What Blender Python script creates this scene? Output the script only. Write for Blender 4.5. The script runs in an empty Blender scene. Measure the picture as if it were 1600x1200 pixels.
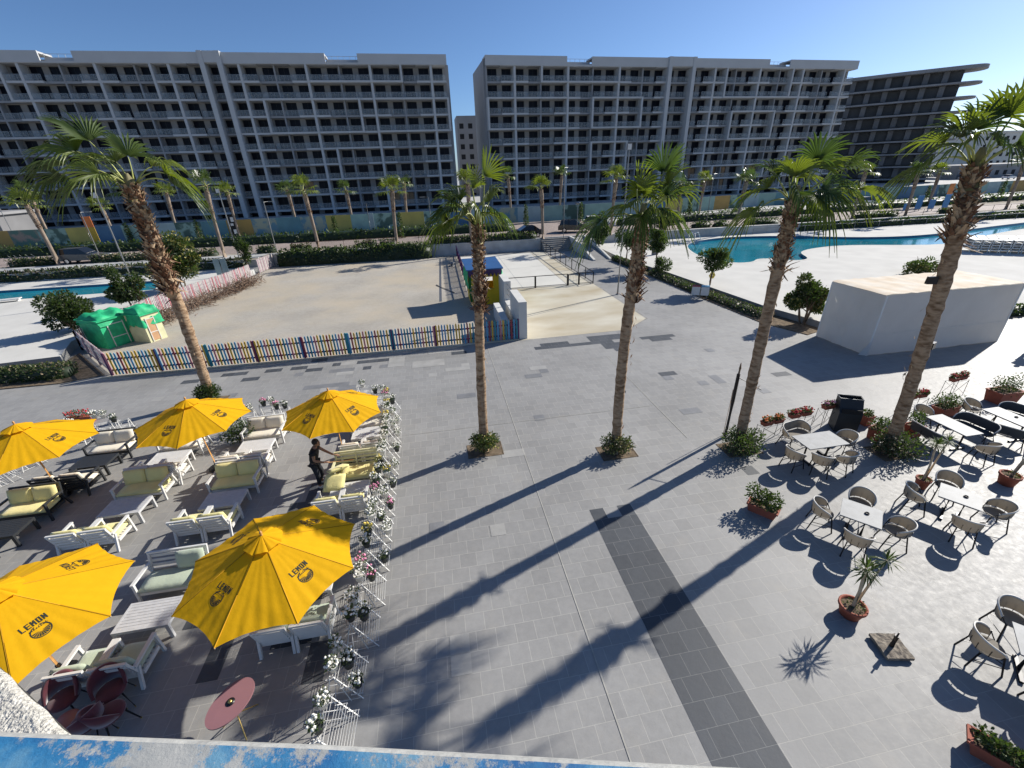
import bpy, math, random
from mathutils import Vector, Matrix
from mathutils.geometry import tessellate_polygon
S = bpy.context.scene
COL = S.collection
rad = math.radians
# ---------------------------------------------------------------- camera
CAMH = 9.0
RW = ((0.98409653, 0.10565396, -0.14279796), (-0.17485407, 0.43448587, -0.88354291), (-0.03130611, 0.89446032, 0.44605006))
cd = bpy.data.cameras.new('camera'); cam = bpy.data.objects.new('camera', cd); COL.objects.link(cam)
cd.sensor_width = 36; cd.lens = 667 / 1600 * 36; cd.clip_start = 0.05; cd.clip_end = 5000
M = Matrix([list(r) + [0] for r in RW] + [[0, 0, 0, 1]]); M.translation = (0, 0, CAMH)
cam.matrix_world = M; S.camera = cam
# ---------------------------------------------------------------- sky, sun, exposure
SUN_AZ, SUN_EL = rad(67.5), rad(31.5)          # clockwise from +Y, above horizon
w = bpy.data.worlds.new('World'); S.world = w; w.use_nodes = True
nt = w.node_tree; bg = nt.nodes['Background']
sky = nt.nodes.new('ShaderNodeTexSky'); sky.sky_type = 'NISHITA'; sky.sun_disc = False
sky.sun_elevation = SUN_EL; sky.sun_rotation = SUN_AZ; sky.air_density = 0.78; sky.dust_density = 0.5; sky.ozone_density = 7.0; sky.altitude = 50
nt.links.new(sky.outputs[0], bg.inputs[0]); bg.inputs[1].default_value = 0.092
sl = bpy.data.lights.new('sun', 'SUN'); so = bpy.data.objects.new('sun', sl); COL.objects.link(so)
sl.energy = 5.0; sl.angle = rad(0.55); sl.color = (1, 0.955, 0.88)
sd = Vector((math.sin(SUN_AZ) * math.cos(SUN_EL), math.cos(SUN_AZ) * math.cos(SUN_EL), math.sin(SUN_EL)))
so.rotation_euler = sd.to_track_quat('Z', 'Y').to_euler(); so.location = (30, 30, 60)
S.view_settings.view_transform = 'Standard'; S.view_settings.look = 'None'; S.view_settings.exposure = 0.4; S.view_settings.gamma = 1
# ---------------------------------------------------------------- helpers
def ray(px, py):
    c = Vector((px - 800, -(py - 600), -667)); return Vector([sum(RW[i][k] * c[k] for k in range(3)) for i in range(3)])
def G(px, py, z=0.0):
    r = ray(px, py); t = (z - CAMH) / r[2]; return Vector((r[0] * t, r[1] * t, z))
def atY(px, py, Y):
    r = ray(px, py); t = Y / r[1]; return Vector((r[0] * t, Y, CAMH + r[2] * t))
def V(*a): return Vector(a)
MATS = {}
def mat(name, col, rough=0.8, var=0.0, vs=3.0, bump=0.0, bs=20.0, metal=0.0, col2=None, spec=0.5, coord='Object', trans=0.0, sheen=0.0, mix=0.5, det=6.0, st=None):
    m = bpy.data.materials.new(name); m.use_nodes = True; n = m.node_tree; N = n.nodes; L = n.links
    p = N['Principled BSDF']; p.inputs['Roughness'].default_value = rough; p.inputs['Metallic'].default_value = metal
    p.inputs['Specular IOR Level'].default_value = spec
    if trans: p.inputs['Transmission Weight'].default_value = trans
    if sheen: p.inputs['Sheen Weight'].default_value = sheen
    tc = N.new('ShaderNodeTexCoord')
    src = tc.outputs[coord] if coord in tc.outputs else None
    if coord == 'World':
        src = N.new('ShaderNodeNewGeometry').outputs['Position']
    if st:
        mp = N.new('ShaderNodeMapping'); mp.inputs['Scale'].default_value = st; L.new(src, mp.inputs['Vector']); src = mp.outputs[0]
    c = (*col, 1)
    if var > 0 or col2:
        t = N.new('ShaderNodeTexNoise'); t.inputs['Scale'].default_value = vs; t.inputs['Detail'].default_value = det; L.new(src, t.inputs['Vector'])
        r = N.new('ShaderNodeValToRGB'); r.color_ramp.elements[0].position = 0.5 - mix * .5 if col2 else 0.3; r.color_ramp.elements[1].position = 0.5 + mix * .3 if col2 else 0.7
        c2 = (*col2, 1) if col2 else tuple(min(1, x * (1 + var)) for x in col) + (1,)
        c1 = c if col2 else tuple(x * (1 - var) for x in col) + (1,)
        r.color_ramp.elements[0].color = c1; r.color_ramp.elements[1].color = c2
        L.new(t.outputs['Fac'], r.inputs[0]); L.new(r.outputs[0], p.inputs['Base Color'])
    else: p.inputs['Base Color'].default_value = c
    if bump > 0:
        t = N.new('ShaderNodeTexNoise'); t.inputs['Scale'].default_value = bs; t.inputs['Detail'].default_value = 5; L.new(src, t.inputs['Vector'])
        b = N.new('ShaderNodeBump'); b.inputs['Strength'].default_value = bump; b.inputs['Distance'].default_value = 0.03
        L.new(t.outputs['Fac'], b.inputs['Height']); L.new(b.outputs[0], p.inputs['Normal'])
    MATS[name] = m; return m
def paver(name, c1, c2, mortar, bw, rh, ox, oy, ms=0.006, rough=0.5, stain=0.18, off=0.5, spec=0.5, dirt=None, dscale=0.25):
    m = bpy.data.materials.new(name); m.use_nodes = True; n = m.node_tree; N = n.nodes; L = n.links; p = N['Principled BSDF']
    g = N.new('ShaderNodeNewGeometry'); mp = N.new('ShaderNodeMapping'); mp.inputs['Location'].default_value = (-ox, -oy, 0)
    L.new(g.outputs['Position'], mp.inputs['Vector'])
    b = N.new('ShaderNodeTexBrick'); b.offset = off; b.squash = 1; L.new(mp.outputs[0], b.inputs['Vector'])
    b.inputs['Scale'].default_value = 1; b.inputs['Brick Width'].default_value = bw; b.inputs['Row Height'].default_value = rh
    b.inputs['Mortar Size'].default_value = ms; b.inputs['Mortar Smooth'].default_value = 0.1
    b.inputs['Color1'].default_value = (*c1, 1); b.inputs['Color2'].default_value = (*c2, 1); b.inputs['Mortar'].default_value = (*mortar, 1)
    t = N.new('ShaderNodeTexNoise'); t.inputs['Scale'].default_value = dscale; t.inputs['Detail'].default_value = 8; L.new(g.outputs['Position'], t.inputs['Vector'])
    t2 = N.new('ShaderNodeTexNoise'); t2.inputs['Scale'].default_value = 6; t2.inputs['Detail'].default_value = 8; t2.inputs['Roughness'].default_value = .7; L.new(g.outputs['Position'], t2.inputs['Vector'])
    def ramp(o, lo, hi, a, bb):
        r = N.new('ShaderNodeMapRange'); r.inputs[1].default_value = lo; r.inputs[2].default_value = hi; r.inputs[3].default_value = a; r.inputs[4].default_value = bb; L.new(o, r.inputs[0]); return r.outputs[0]
    s = ramp(t.outputs['Fac'], .3, .7, 1 - stain, 1 + stain); s2 = ramp(t2.outputs['Fac'], .3, .7, 1 - stain * .6, 1 + stain * .6)
    mu = N.new('ShaderNodeMath'); mu.operation = 'MULTIPLY'; L.new(s, mu.inputs[0]); L.new(s2, mu.inputs[1])
    vm = N.new('ShaderNodeVectorMath'); vm.operation = 'SCALE'; L.new(b.outputs['Color'], vm.inputs[0]); L.new(mu.outputs[0], vm.inputs['Scale'])
    out = vm.outputs[0]
    if dirt:
        t3 = N.new('ShaderNodeTexNoise'); t3.inputs['Scale'].default_value = dirt[1]; t3.inputs['Detail'].default_value = 9; t3.inputs['Roughness'].default_value = .62; L.new(g.outputs['Position'], t3.inputs['Vector'])
        mx = N.new('ShaderNodeMix'); mx.data_type = 'RGBA'; L.new(ramp(t3.outputs['Fac'], dirt[2], dirt[3], 0, dirt[4]), mx.inputs[0]); L.new(out, mx.inputs[6]); mx.inputs[7].default_value = (*dirt[0], 1); out = mx.outputs[2]
    L.new(out, p.inputs['Base Color'])
    L.new(ramp(t2.outputs['Fac'], .3, .7, rough - .06, rough + .1), p.inputs['Roughness']); p.inputs['Specular IOR Level'].default_value = spec
    bp = N.new('ShaderNodeBump'); bp.inputs['Strength'].default_value = .35; bp.inputs['Distance'].default_value = .01
    ad = N.new('ShaderNodeMath'); ad.operation = 'MULTIPLY_ADD'; L.new(b.outputs['Fac'], ad.inputs[0]); ad.inputs[1].default_value = -.6; L.new(t2.outputs['Fac'], ad.inputs[2])
    L.new(ad.outputs[0], bp.inputs['Height']); L.new(bp.outputs[0], p.inputs['Normal'])
    MATS[name] = m; return m
def basis(d):
    d = d.normalized(); a = V(0, 0, 1) if abs(d.z) < .95 else V(1, 0, 0)
    s = d.cross(a).normalized(); return s, s.cross(d).normalized(), d
class MB:
    def __init__(s): s.v = []; s.f = []; s.m = []; s.s = []
    def add(s, vs, fs, m=0, sm=False):
        o = len(s.v); s.v += [tuple(v) for v in vs]
        for f in fs: s.f.append(tuple(i + o for i in f)); s.m.append(m); s.s.append(sm)
        return s
    def box(s, cx, cy, cz, sx, sy, sz, rz=0.0, m=0, top=1.0, X=None):
        P = []
        for z in (-.5, .5):
            k = top if z > 0 else 1
            for x, y in ((-.5, -.5), (.5, -.5), (.5, .5), (-.5, .5)):
                a, b = x * sx * k, y * sy * k; p = V(cx + a * math.cos(rz) - b * math.sin(rz), cy + a * math.sin(rz) + b * math.cos(rz), cz + z * sz)
                P.append(X @ p if X else p)
        return s.add(P, [(3, 2, 1, 0), (4, 5, 6, 7), (0, 1, 5, 4), (1, 2, 6, 5), (2, 3, 7, 6), (3, 0, 4, 7)], m)
    def bx(s, x0, x1, y0, y1, z0, z1, m=0): return s.box((x0 + x1) / 2, (y0 + y1) / 2, (z0 + z1) / 2, x1 - x0, y1 - y0, z1 - z0, 0, m)
    def beam(s, a, b, w, h, m=0, up=V(0, 0, 1)):
        a, b = Vector(a), Vector(b); d = (b - a).normalized(); q = up if abs(d.dot(up)) < .97 else V(0, 1, 0)
        sx = d.cross(q).normalized(); u = sx.cross(d).normalized(); P = []
        for p in (a, b):
            for i, j in ((-1, -1), (1, -1), (1, 1), (-1, 1)): P.append(p + sx * (i * w / 2) + u * (j * h / 2))
        return s.add(P, [(0, 1, 2, 3), (7, 6, 5, 4), (0, 4, 5, 1), (1, 5, 6, 2), (2, 6, 7, 3), (3, 7, 4, 0)], m)
    def tube(s, pts, r, n=8, m=0, sm=True, cap=True):
        pts = [Vector(p) for p in pts]; rs = r if isinstance(r, (list, tuple)) else [r] * len(pts); vs = []
        ref = None
        for i, p in enumerate(pts):
            d = (pts[min(i + 1, len(pts) - 1)] - pts[max(i - 1, 0)])
            if ref is None: a, b, _ = basis(d)
            else:
                dn = d.normalized(); a = (ref - dn * ref.dot(dn)).normalized(); b = dn.cross(a)
            ref = a
            for k in range(n):
                t = 2 * math.pi * k / n; vs.append(p + (a * math.cos(t) + b * math.sin(t)) * rs[i])
        fs = [(i * n + k, i * n + (k + 1) % n, (i + 1) * n + (k + 1) % n, (i + 1) * n + k) for i in range(len(pts) - 1) for k in range(n)]
        s.add(vs, fs, m, sm)
        if cap: s.add(vs[:n], [tuple(range(n))[::-1]], m); s.add(vs[-n:], [tuple(range(n))], m)
        return s
    def lathe(s, prof, n=20, c=(0, 0, 0), m=0, sm=True):
        vs = [(c[0] + r * math.cos(2 * math.pi * k / n), c[1] + r * math.sin(2 * math.pi * k / n), c[2] + z) for r, z in prof for k in range(n)]
        fs = [(i * n + k, i * n + (k + 1) % n, (i + 1) * n + (k + 1) % n, (i + 1) * n + k) for i in range(len(prof) - 1) for k in range(n)]
        return s.add(vs, fs, m, sm)
    def prism(s, poly, z0, z1, m=0, mtop=None, bottom=True):
        n = len(poly); a = sum(poly[i][0] * poly[(i + 1) % n][1] - poly[(i + 1) % n][0] * poly[i][1] for i in range(n))
        if a < 0: poly = poly[::-1]
        lo = [(p[0], p[1], z0) for p in poly]; hi = [(p[0], p[1], z1) for p in poly]
        s.add(lo + hi, [(i, (i + 1) % n, n + (i + 1) % n, n + i) for i in range(n)], m)
        t = tessellate_polygon([[Vector(p) for p in hi]])
        fs = []
        for tr in t:
            A, B, Cc = [Vector(hi[i]) for i in tr]
            fs.append(tr if (B - A).cross(Cc - A).z > 0 else tr[::-1])
        s.add(hi, fs, m if mtop is None else mtop)
        if bottom: s.add(lo, [f[::-1] for f in fs], m)
        return s
    def sheet(s, poly, z, m=0):
        hi = [Vector((p[0], p[1], z)) for p in poly]
        fs = []
        for tr in tessellate_polygon([hi]):
            A, B, Cc = [hi[i] for i in tr]; fs.append(tr if (B - A).cross(Cc - A).z > 0 else tr[::-1])
        return s.add(hi, fs, m)
    def ico(s, c, r, m=0, sub=1, jit=0.0, rnd=random, sc=(1, 1, 1)):
        t = (1 + 5 ** .5) / 2; vs = [V(*p).normalized() for p in ((-1, t, 0), (1, t, 0), (-1, -t, 0), (1, -t, 0), (0, -1, t), (0, 1, t), (0, -1, -t), (0, 1, -t), (t, 0, -1), (t, 0, 1), (-t, 0, -1), (-t, 0, 1))]
        fs = [(0, 11, 5), (0, 5, 1), (0, 1, 7), (0, 7, 10), (0, 10, 11), (1, 5, 9), (5, 11, 4), (11, 10, 2), (10, 7, 6), (7, 1, 8), (3, 9, 4), (3, 4, 2), (3, 2, 6), (3, 6, 8), (3, 8, 9), (4, 9, 5), (2, 4, 11), (6, 2, 10), (8, 6, 7), (9, 8, 1)]
        for _ in range(sub):
            c_ = {}; nf = []
            def mid(a, b):
                k = (min(a, b), max(a, b))
                if k not in c_: vs.append((vs[a] + vs[b]).normalized()); c_[k] = len(vs) - 1
                return c_[k]
            for a, b, d in fs:
                x, y, z = mid(a, b), mid(b, d), mid(d, a); nf += [(a, x, z), (b, y, x), (d, z, y), (x, y, z)]
            fs = nf
        P = [Vector(c) + V(v.x * sc[0], v.y * sc[1], v.z * sc[2]) * r * (1 + rnd.uniform(-jit, jit)) for v in vs]
        return s.add(P, fs, m, True)
    def leaf(s, p, d, up, l, w_, m=0):
        d = d.normalized(); sd_ = d.cross(up)
        if sd_.length < 1e-3: sd_ = d.cross(V(1, 0, 0))
        sd_ = sd_.normalized() * w_ / 2; q = p + d * l * .5
        return s.add([p, q + sd_, p + d * l, q - sd_], [(0, 1, 2, 3)], m)
    def leaves(s, c, R, n, size, rnd, mats=(0,), shell=.35, flat=False):
        c = Vector(c)
        for _ in range(n):
            d = V(rnd.gauss(0, 1), rnd.gauss(0, 1), rnd.gauss(0, 1)).normalized(); k = (shell + (1 - shell) * rnd.random() ** .6)
            p = c + V(d.x * R[0], d.y * R[1], d.z * R[2]) * k
            dd = (d + V(rnd.gauss(0, .6), rnd.gauss(0, .6), rnd.gauss(0, .6) + .15)).normalized()
            up = V(rnd.gauss(0, 1), rnd.gauss(0, 1), rnd.gauss(0, 1)); z = size * rnd.uniform(.6, 1.3)
            s.leaf(p, dd, up, z, z * .55, rnd.choice(mats))
        return s
    def build(s, name, mats, parent=None, loc=None, rz=None):
        me = bpy.data.meshes.new(name); me.from_pydata(s.v, [], s.f)
        if not isinstance(mats, (list, tuple)): mats = [mats]
        for x in mats: me.materials.append(MATS[x] if isinstance(x, str) else x)
        me.polygons.foreach_set('material_index', s.m); me.polygons.foreach_set('use_smooth', s.s); me.update()
        o = bpy.data.objects.new(name, me); COL.objects.link(o)
        if parent: o.parent = parent
        if loc is not None: o.location = loc
        if rz is not None: o.rotation_euler = (0, 0, rz)
        return o
def tag(o, label=None, cat=None, group=None, kind=None):
    if label: o['label'] = label
    if cat: o['category'] = cat
    if group: o['group'] = group
    if kind: o['kind'] = kind
    return o
def thing(name, label, cat, loc=(0, 0, 0), rz=0.0, group=None):
    o = bpy.data.objects.new(name, None); COL.objects.link(o); o.location = loc; o.rotation_euler = (0, 0, rz); o.empty_display_size = .2
    return tag(o, label, cat, group)
def struct(name, mb, m, **k): return tag(mb.build(name, m, **k), kind='structure')
def dup(root, loc, rz, label):
    r = root.copy(); COL.objects.link(r); r.location = loc; r.rotation_euler = (0, 0, rz); r['label'] = label
    for ch in list(root.children):
        c = ch.copy(); COL.objects.link(c); c.parent = r
        for g in ch.children:
            d = g.copy(); COL.objects.link(d); d.parent = c
    return r
ORD = ['first', 'second', 'third', 'fourth', 'fifth', 'sixth', 'seventh', 'eighth', 'ninth', 'tenth', 'eleventh', 'twelfth', 'thirteenth', 'fourteenth', 'fifteenth', 'sixteenth', 'seventeenth', 'eighteenth', 'nineteenth', 'twentieth']
# ---------------------------------------------------------------- materials
paver('pave', (.262, .256, .243), (.298, .291, .276), (.40, .385, .345), .43, .435, 3.64, .40, ms=.0055, rough=.55, stain=.13, spec=.36, dirt=((.36, .33, .28), 1.3, .56, .75, .35))
paver('pave_dark', (.062, .067, .074), (.078, .084, .092), (.2, .2, .19), .4233, .435, 3.64, .40, ms=.004, rough=.55, stain=.16, spec=.35)
mat('pave_mid', (.2, .2, .2), .5, .15, 2, coord='World', bump=.1); mat('pave_pale', (.345, .335, .31), .55, .12, 2, coord='World', bump=.1)
mat('joint_pale', (.40, .385, .34), .9, .15, 8)
paver('play_pave', (.385, .355, .305), (.43, .40, .345), (.30, .27, .23), .22, .11, 0, 0, ms=.006, rough=.85, stain=.12, spec=.2, dirt=((.50, .42, .30), .16, .42, .62, .6))
mat('court', (.40, .335, .225), .85, 0, .22, .12, 6, col2=(.56, .525, .43), coord='World', spec=.2, mix=.42, det=9, st=(1, 1.8, 1))
mat('court_white', (.60, .585, .53), .85, .06, .5, .1, 8, coord='World', spec=.2)
mat('deck', (.58, .565, .52), .85, .07, .6, .15, 12, coord='World', spec=.2)
mat('concrete', (.42, .42, .40), .85, .15, 1.2, .2, 9, coord='World'); mat('concrete_dark', (.27, .26, .24), .9, .2, 1.5, .2, 9, coord='World')
mat('sand', (.36, .32, .26), .95, .2, .05, .2, 3, coord='World', spec=.1); mat('soil', (.17, .13, .09), .95, .35, 5, .6, 20, coord='World', spec=.1)
mat('grass', (.09, .13, .045), .95, .4, 1.5, .8, 30, coord='World', spec=.1)
paver('road', (.28, .22, .19), (.33, .27, .235), (.2, .17, .15), .22, .11, 0, 0, ms=.006, rough=.8, stain=.12)
mat('kerb', (.5, .49, .46), .8, .1, 3, coord='World')
mat('water', (.015, .22, .30), .08, .25, .25, .25, 2.2, coord='World'); mat('pool_tile', (.03, .16, .26), .3, .1, 5)
mat('white_wall', (.60, .59, .55), .85, .06, 1.5, .25, 25); mat('plaster', (.58, .55, .48), .9, .35, 60, .7, 90, coord='World')
mat('bwall', (.255, .25, .245), .85, .06, .3, coord='World'); mat('bwhite', (.47, .475, .475), .8, .04, .4, coord='World'); mat('bgrey', (.28, .285, .295), .85, .05, .3, coord='World')
mat('dark_glass', (.008, .010, .018), .35, spec=.12); mat('boarded', (.38, .24, .14), .8, .2, 2); mat('void', (.02, .02, .022), .9)
mat('rail_glass', (.55, .62, .66), .15, spec=.6)
n = MATS['rail_glass'].node_tree; tr = n.nodes.new('ShaderNodeBsdfTransparent'); mx = n.nodes.new('ShaderNodeMixShader'); mx.inputs[0].default_value = .13
n.links.new(tr.outputs[0], mx.inputs[1]); n.links.new(n.nodes['Principled BSDF'].outputs[0], mx.inputs[2]); n.links.new(mx.outputs[0], n.nodes['Material Output'].inputs[0])
mat('dark_concrete', (.16, .16, .165), .85, .2, .25, coord='World'); mat('mid_concrete', (.25, .25, .255), .85, .15, .3, coord='World')
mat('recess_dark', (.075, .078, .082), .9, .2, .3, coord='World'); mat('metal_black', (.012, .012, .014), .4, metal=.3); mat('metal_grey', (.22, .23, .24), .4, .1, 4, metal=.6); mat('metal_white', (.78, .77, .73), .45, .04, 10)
mat('paint_white', (.64, .63, .60), .5, .05, 6, coord='Object'); mat('slat_grey', (.50, .50, .50), .55, .08, 9)
mat('frame_dark', (.028, .03, .032), .5); mat('cush_yellow', (.78, .69, .29), .9, .05, 3, .35, 9, sheen=.3); mat('cush_cream', (.70, .62, .46), .9, 0, 60, .35, 9, col2=(.80, .74, .60), sheen=.3); mat('cush_sage', (.42, .48, .36), .85, .06, 3, .35, 8, sheen=.3)
mat('slat_yellow', (.66, .64, .40), .6, .05, 5)
mat('canvas', (.74, .40, .004), .8, .05, 1.2, .35, 5, spec=.2); mat('canvas_seam', (.62, .30, .006), .85); mat('logo', (.016, .02, .012), .7)
n = MATS['canvas'].node_tree; tl = n.nodes.new('ShaderNodeBsdfTranslucent'); tl.inputs[0].default_value = (.9, .45, .01, 1); mx = n.nodes.new('ShaderNodeMixShader'); mx.inputs[0].default_value = .22
n.links.new(n.nodes['Principled BSDF'].outputs[0], mx.inputs[1]); n.links.new(tl.outputs[0], mx.inputs[2]); n.links.new(mx.outputs[0], n.nodes['Material Output'].inputs[0])
mat('wood', (.52, .27, .09), .5, .2, 8); mat('wood_pale', (.55, .42, .27), .6, .1, 6)
mat('terracotta', (.33, .085, .045), .75, .15, 4, .1, 20); mat('pot_white', (.76, .74, .68), .6, .05, 5); mat('pot_dark', (.03, .035, .036), .6)
for k, c in dict(g1=(.035, .062, .018), g2=(.062, .095, .024), g3=(.020, .038, .014), g4=(.11, .125, .035), g5=(.30, .26, .06), dry=(.24, .19, .12), olive=(.10, .11, .05)).items(): mat(k, c, .55, .15, 2)
for k, c in dict(f_white=(.80, .78, .70), f_pink=(.75, .28, .42), f_red=(.62, .035, .05), f_orange=(.80, .22, .05), f_yellow=(.80, .62, .12)).items(): mat(k, c, .7)
mat('palm_leaf', (.095, .125, .022), .42, .3, 1.2); mat('palm_leaf2', (.06, .09, .02), .4, .3, 1.2); mat('palm_rib', (.34, .36, .10), .5); mat('palm_old', (.20, .17, .07), .7, .2, 3)
for k in ('palm_leaf', 'palm_leaf2', 'g1', 'g2', 'g3', 'g4', 'olive'):
    n = MATS[k].node_tree; tl = n.nodes.new('ShaderNodeBsdfTranslucent'); bc = n.nodes['Principled BSDF'].inputs['Base Color']
    col = bc.default_value
    cc = {'palm_leaf': (.26, .34, .02, 1), 'palm_leaf2': (.12, .20, .03, 1)}.get(k, (.10, .17, .02, 1)); tl.inputs[0].default_value = cc
    mx = n.nodes.new('ShaderNodeMixShader'); mx.inputs[0].default_value = .3
    n.links.new(n.nodes['Principled BSDF'].outputs[0], mx.inputs[1]); n.links.new(tl.outputs[0], mx.inputs[2]); n.links.new(mx.outputs[0], n.nodes['Material Output'].inputs[0])
mat('trunk', (.17, .10, .055), .9, 0, 4.5, 1.0, 9, col2=(.43, .30, .19), spec=.15, mix=.35, st=(1, 1, 2.6)); mat('trunk_far', (.26, .20, .15), .9, .25, 3)
mat('boot', (.16, .085, .05), .85, .35, 4, spec=.2); mat('boot_tip', (.42, .30, .19), .85, .2, 4, spec=.2); mat('bark', (.16, .11, .07), .9, .2, 6, .5, 20)
mat('skin', (.28, .15, .09), .6); mat('shirt_black', (.012, .012, .014), .9, .2, 6); mat('jeans', (.018, .02, .026), .9, .3, 6); mat('hair', (.008, .006, .005), .7); mat('shoe', (.6, .58, .54), .6)
mat('marble', (.30, .305, .30), .6, .12, 6, coord='Object'); mat('mesh_beige', (.35, .32, .27), .7, .1, 30); mat('rim_beige', (.66, .62, .55), .5); mat('mesh_dark', (.06, .06, .06), .7)
mat('burgundy', (.085, .012, .022), .8, .15, 5, sheen=.4); mat('pink_top', (.27, .135, .145), .35, .05, 3); mat('brass', (.6, .42, .14), .35, metal=.9)
mat('ledge_white', (.38, .38, .36), .75, .1, 5, .3, 30, coord='World')
mat('tarp', (.025, .40, .17), .6, .25, 2.5, .8, 5, spec=.3); mat('cream_board', (.62, .60, .36), .8, .1, 3); mat('brown_board', (.50, .29, .15), .8, .1, 3)
mat('kiosk_yellow', (.72, .48, .01), .6, .05, 2); mat('kiosk_blue', (.02, .09, .24), .55, .1, 2); mat('kiosk_purple', (.05, .02, .08), .6); mat('kiosk_green', (.01, .20, .03), .6, .1, 2)
mat('tent', (.74, .72, .68), .75, .05, 1.2, .25, 3.0); mat('tent_roof', (.66, .60, .50), .8, 0, 1.2, .3, 3, col2=(.58, .46, .32), mix=.4)
mat('stick', (.24, .16, .11), .9, .35, 4); mat('stone_base', (.36, .31, .24), .9, 0, 9, 1.0, 16, col2=(.12, .10, .08), mix=.5)
mat('bin', (.018, .024, .028), .5, .1, 3); mat('rubber', (.012, .012, .012), .8); mat('chrome', (.6, .6, .62), .2, metal=1)
for k, c in dict(p_blue=(.10, .30, .48), p_teal=(.02, .22, .27), p_yellow=(.60, .37, .035), p_pink=(.50, .18, .20), p_dull=(.46, .42, .40), p_mauve=(.38, .25, .28), p_pale=(.52, .46, .44), p_purple=(.10, .022, .10), p_red=(.28, .04, .05), p_white=(.70, .66, .64), p_lilac=(.52, .36, .44)).items(): mat(k, c, .65, .12, 4)
for k, c in dict(h_mint=(.22, .34, .30), h_teal=(.10, .22, .25), h_yellow=(.38, .32, .08), h_ochre=(.34, .22, .06), h_blue=(.06, .14, .23), h_pale=(.27, .36, .37)).items(): mat(k, c, .7, .12, .8, coord='World')
for k, a, b in (('mural_a', (.22, .33, .28), (.05, .10, .08)), ('mural_b', (.09, .20, .26), (.28, .31, .24)), ('mural_c', (.26, .20, .16), (.07, .15, .12))): mat(k, a, .7, 0, .9, col2=b, coord='World', mix=.12)
mat('orange_board', (.60, .20, .04), .7, .2, 1); mat('blue_board', (.08, .26, .50), .6, .1, 2)
mat('car_black', (.01, .012, .018), .2, spec=.7); mat('car_grey', (.08, .085, .09), .25, spec=.7); mat('car_white', (.7, .7, .7), .25, spec=.7); mat('car_glass', (.01, .012, .015), .05)
n = MATS['tent'].node_tree; tl = n.nodes.new('ShaderNodeBsdfTranslucent'); tl.inputs[0].default_value = (.8, .76, .68, 1); mx = n.nodes.new('ShaderNodeMixShader'); mx.inputs[0].default_value = .3
n.links.new(n.nodes['Principled BSDF'].outputs[0], mx.inputs[1]); n.links.new(tl.outputs[0], mx.inputs[2]); n.links.new(mx.outputs[0], n.nodes['Material Output'].inputs[0])
n = MATS['mesh_beige'].node_tree; tl = n.nodes.new('ShaderNodeBsdfTranslucent'); tl.inputs[0].default_value = (.50, .45, .37, 1); mx = n.nodes.new('ShaderNodeMixShader'); mx.inputs[0].default_value = .45
n.links.new(n.nodes['Principled BSDF'].outputs[0], mx.inputs[1]); n.links.new(tl.outputs[0], mx.inputs[2]); n.links.new(mx.outputs[0], n.nodes['Material Output'].inputs[0])
# ================================================================ SETTING
R0 = random.Random(7)
ZR = 1.3
struct('ground', MB().sheet([(-1500, -300), (1500, -300), (1500, 3000), (-1500, 3000)], -.06), 'sand')
struct('plaza_pavement', MB().sheet([(-60, -6), (95, -6), (95, 54.6), (-60, 54.6)], 0), 'pave')
# tiles of other colours laid into the plaza
SX, SY = .4233, .435
def tiles(lst, z=.004):
    mb = MB()
    for it, (x, y, nx, ny, m) in enumerate(lst):
        ax = 3.64 + round((x - 3.64) / SX) * SX; ay = .40 + round((y - .40) / SY) * SY
        mb.sheet([(ax + .003, ay + .003), (ax + nx * SX - .003, ay + .003), (ax + nx * SX - .003, ay + ny * SY - .003), (ax + .003, ay + ny * SY - .003)], .0025 + it * .00006, m)
    return mb
struct('dark_paving_strip', MB().sheet([(3.64, -4), (4.91, -4), (4.91, 9.10), (4.49, 9.10), (4.49, 8.67), (4.06, 8.67), (4.06, 9.10), (3.64, 9.10)], .004), 'pave_dark')
dk = []
for px, py, nx, ny in ((835, 545, 2, 1), (850, 541, 2, 1), (858, 545, 3, 2), (895, 543, 2, 1), (920, 540, 4, 1), (925, 535, 5, 2), (945, 540, 4, 1), (958, 548, 2, 2), (1000, 530, 5, 1), (1020, 532, 3, 1), (1030, 587, 2, 1), (1215, 592, 2, 1), (945, 548, 1, 1),
                       (480, 566, 2, 1), (450, 581, 2, 1), (475, 583, 2, 1), (515, 574, 3, 1), (555, 569, 2, 1), (567, 576, 1, 1), (580, 567, 2, 1), (700, 557, 2, 1), (405, 585, 2, 1), (1155, 738, 1, 1), (340, 590, 3, 1), (280, 600, 3, 1), (370, 595, 2, 1)):
    p = G(px, py); dk.append((p.x, p.y, nx, ny, 0))
for x, y, nx, ny in ((-5.3, 10.5, 2, 2), (-5.5, 9.6, 1, 3), (-4.6, 6.3, 2, 3), (-5.6, 6.0, 1, 3), (-6.5, 7.4, 2, 2), (-4.9, 11.2, 1, 2), (-3.4, 5.6, 1, 2)): dk.append((x, y, nx, ny, 0))
for _ in range(20): dk.append((R0.uniform(-16, 2), R0.uniform(19, 22.8), R0.choice((1, 2, 2, 3)), 1, R0.choice((1, 2, 2))))
for _ in range(12): dk.append((R0.uniform(-1, 14), R0.uniform(13, 22), R0.choice((1, 1, 2)), 1, 1))
for _ in range(3): dk.append((R0.uniform(-1.8, 3.0), R0.uniform(4, 12), 1, 1, R0.choice((1, 2))))
for px, py, nx, ny in ((715, 1025, 1, 1), (640, 575, 4, 2), (690, 583, 3, 1), (830, 580, 2, 1), (600, 575, 2, 3), (790, 712, 2, 1)):
    p = G(px, py); dk.append((p.x, p.y, nx, ny, 2))
def dirty(t): return t
mb = tiles(dk); struct('odd_coloured_paving', mb, ['pave_dark', 'pave_mid', 'pave_pale'])
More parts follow.
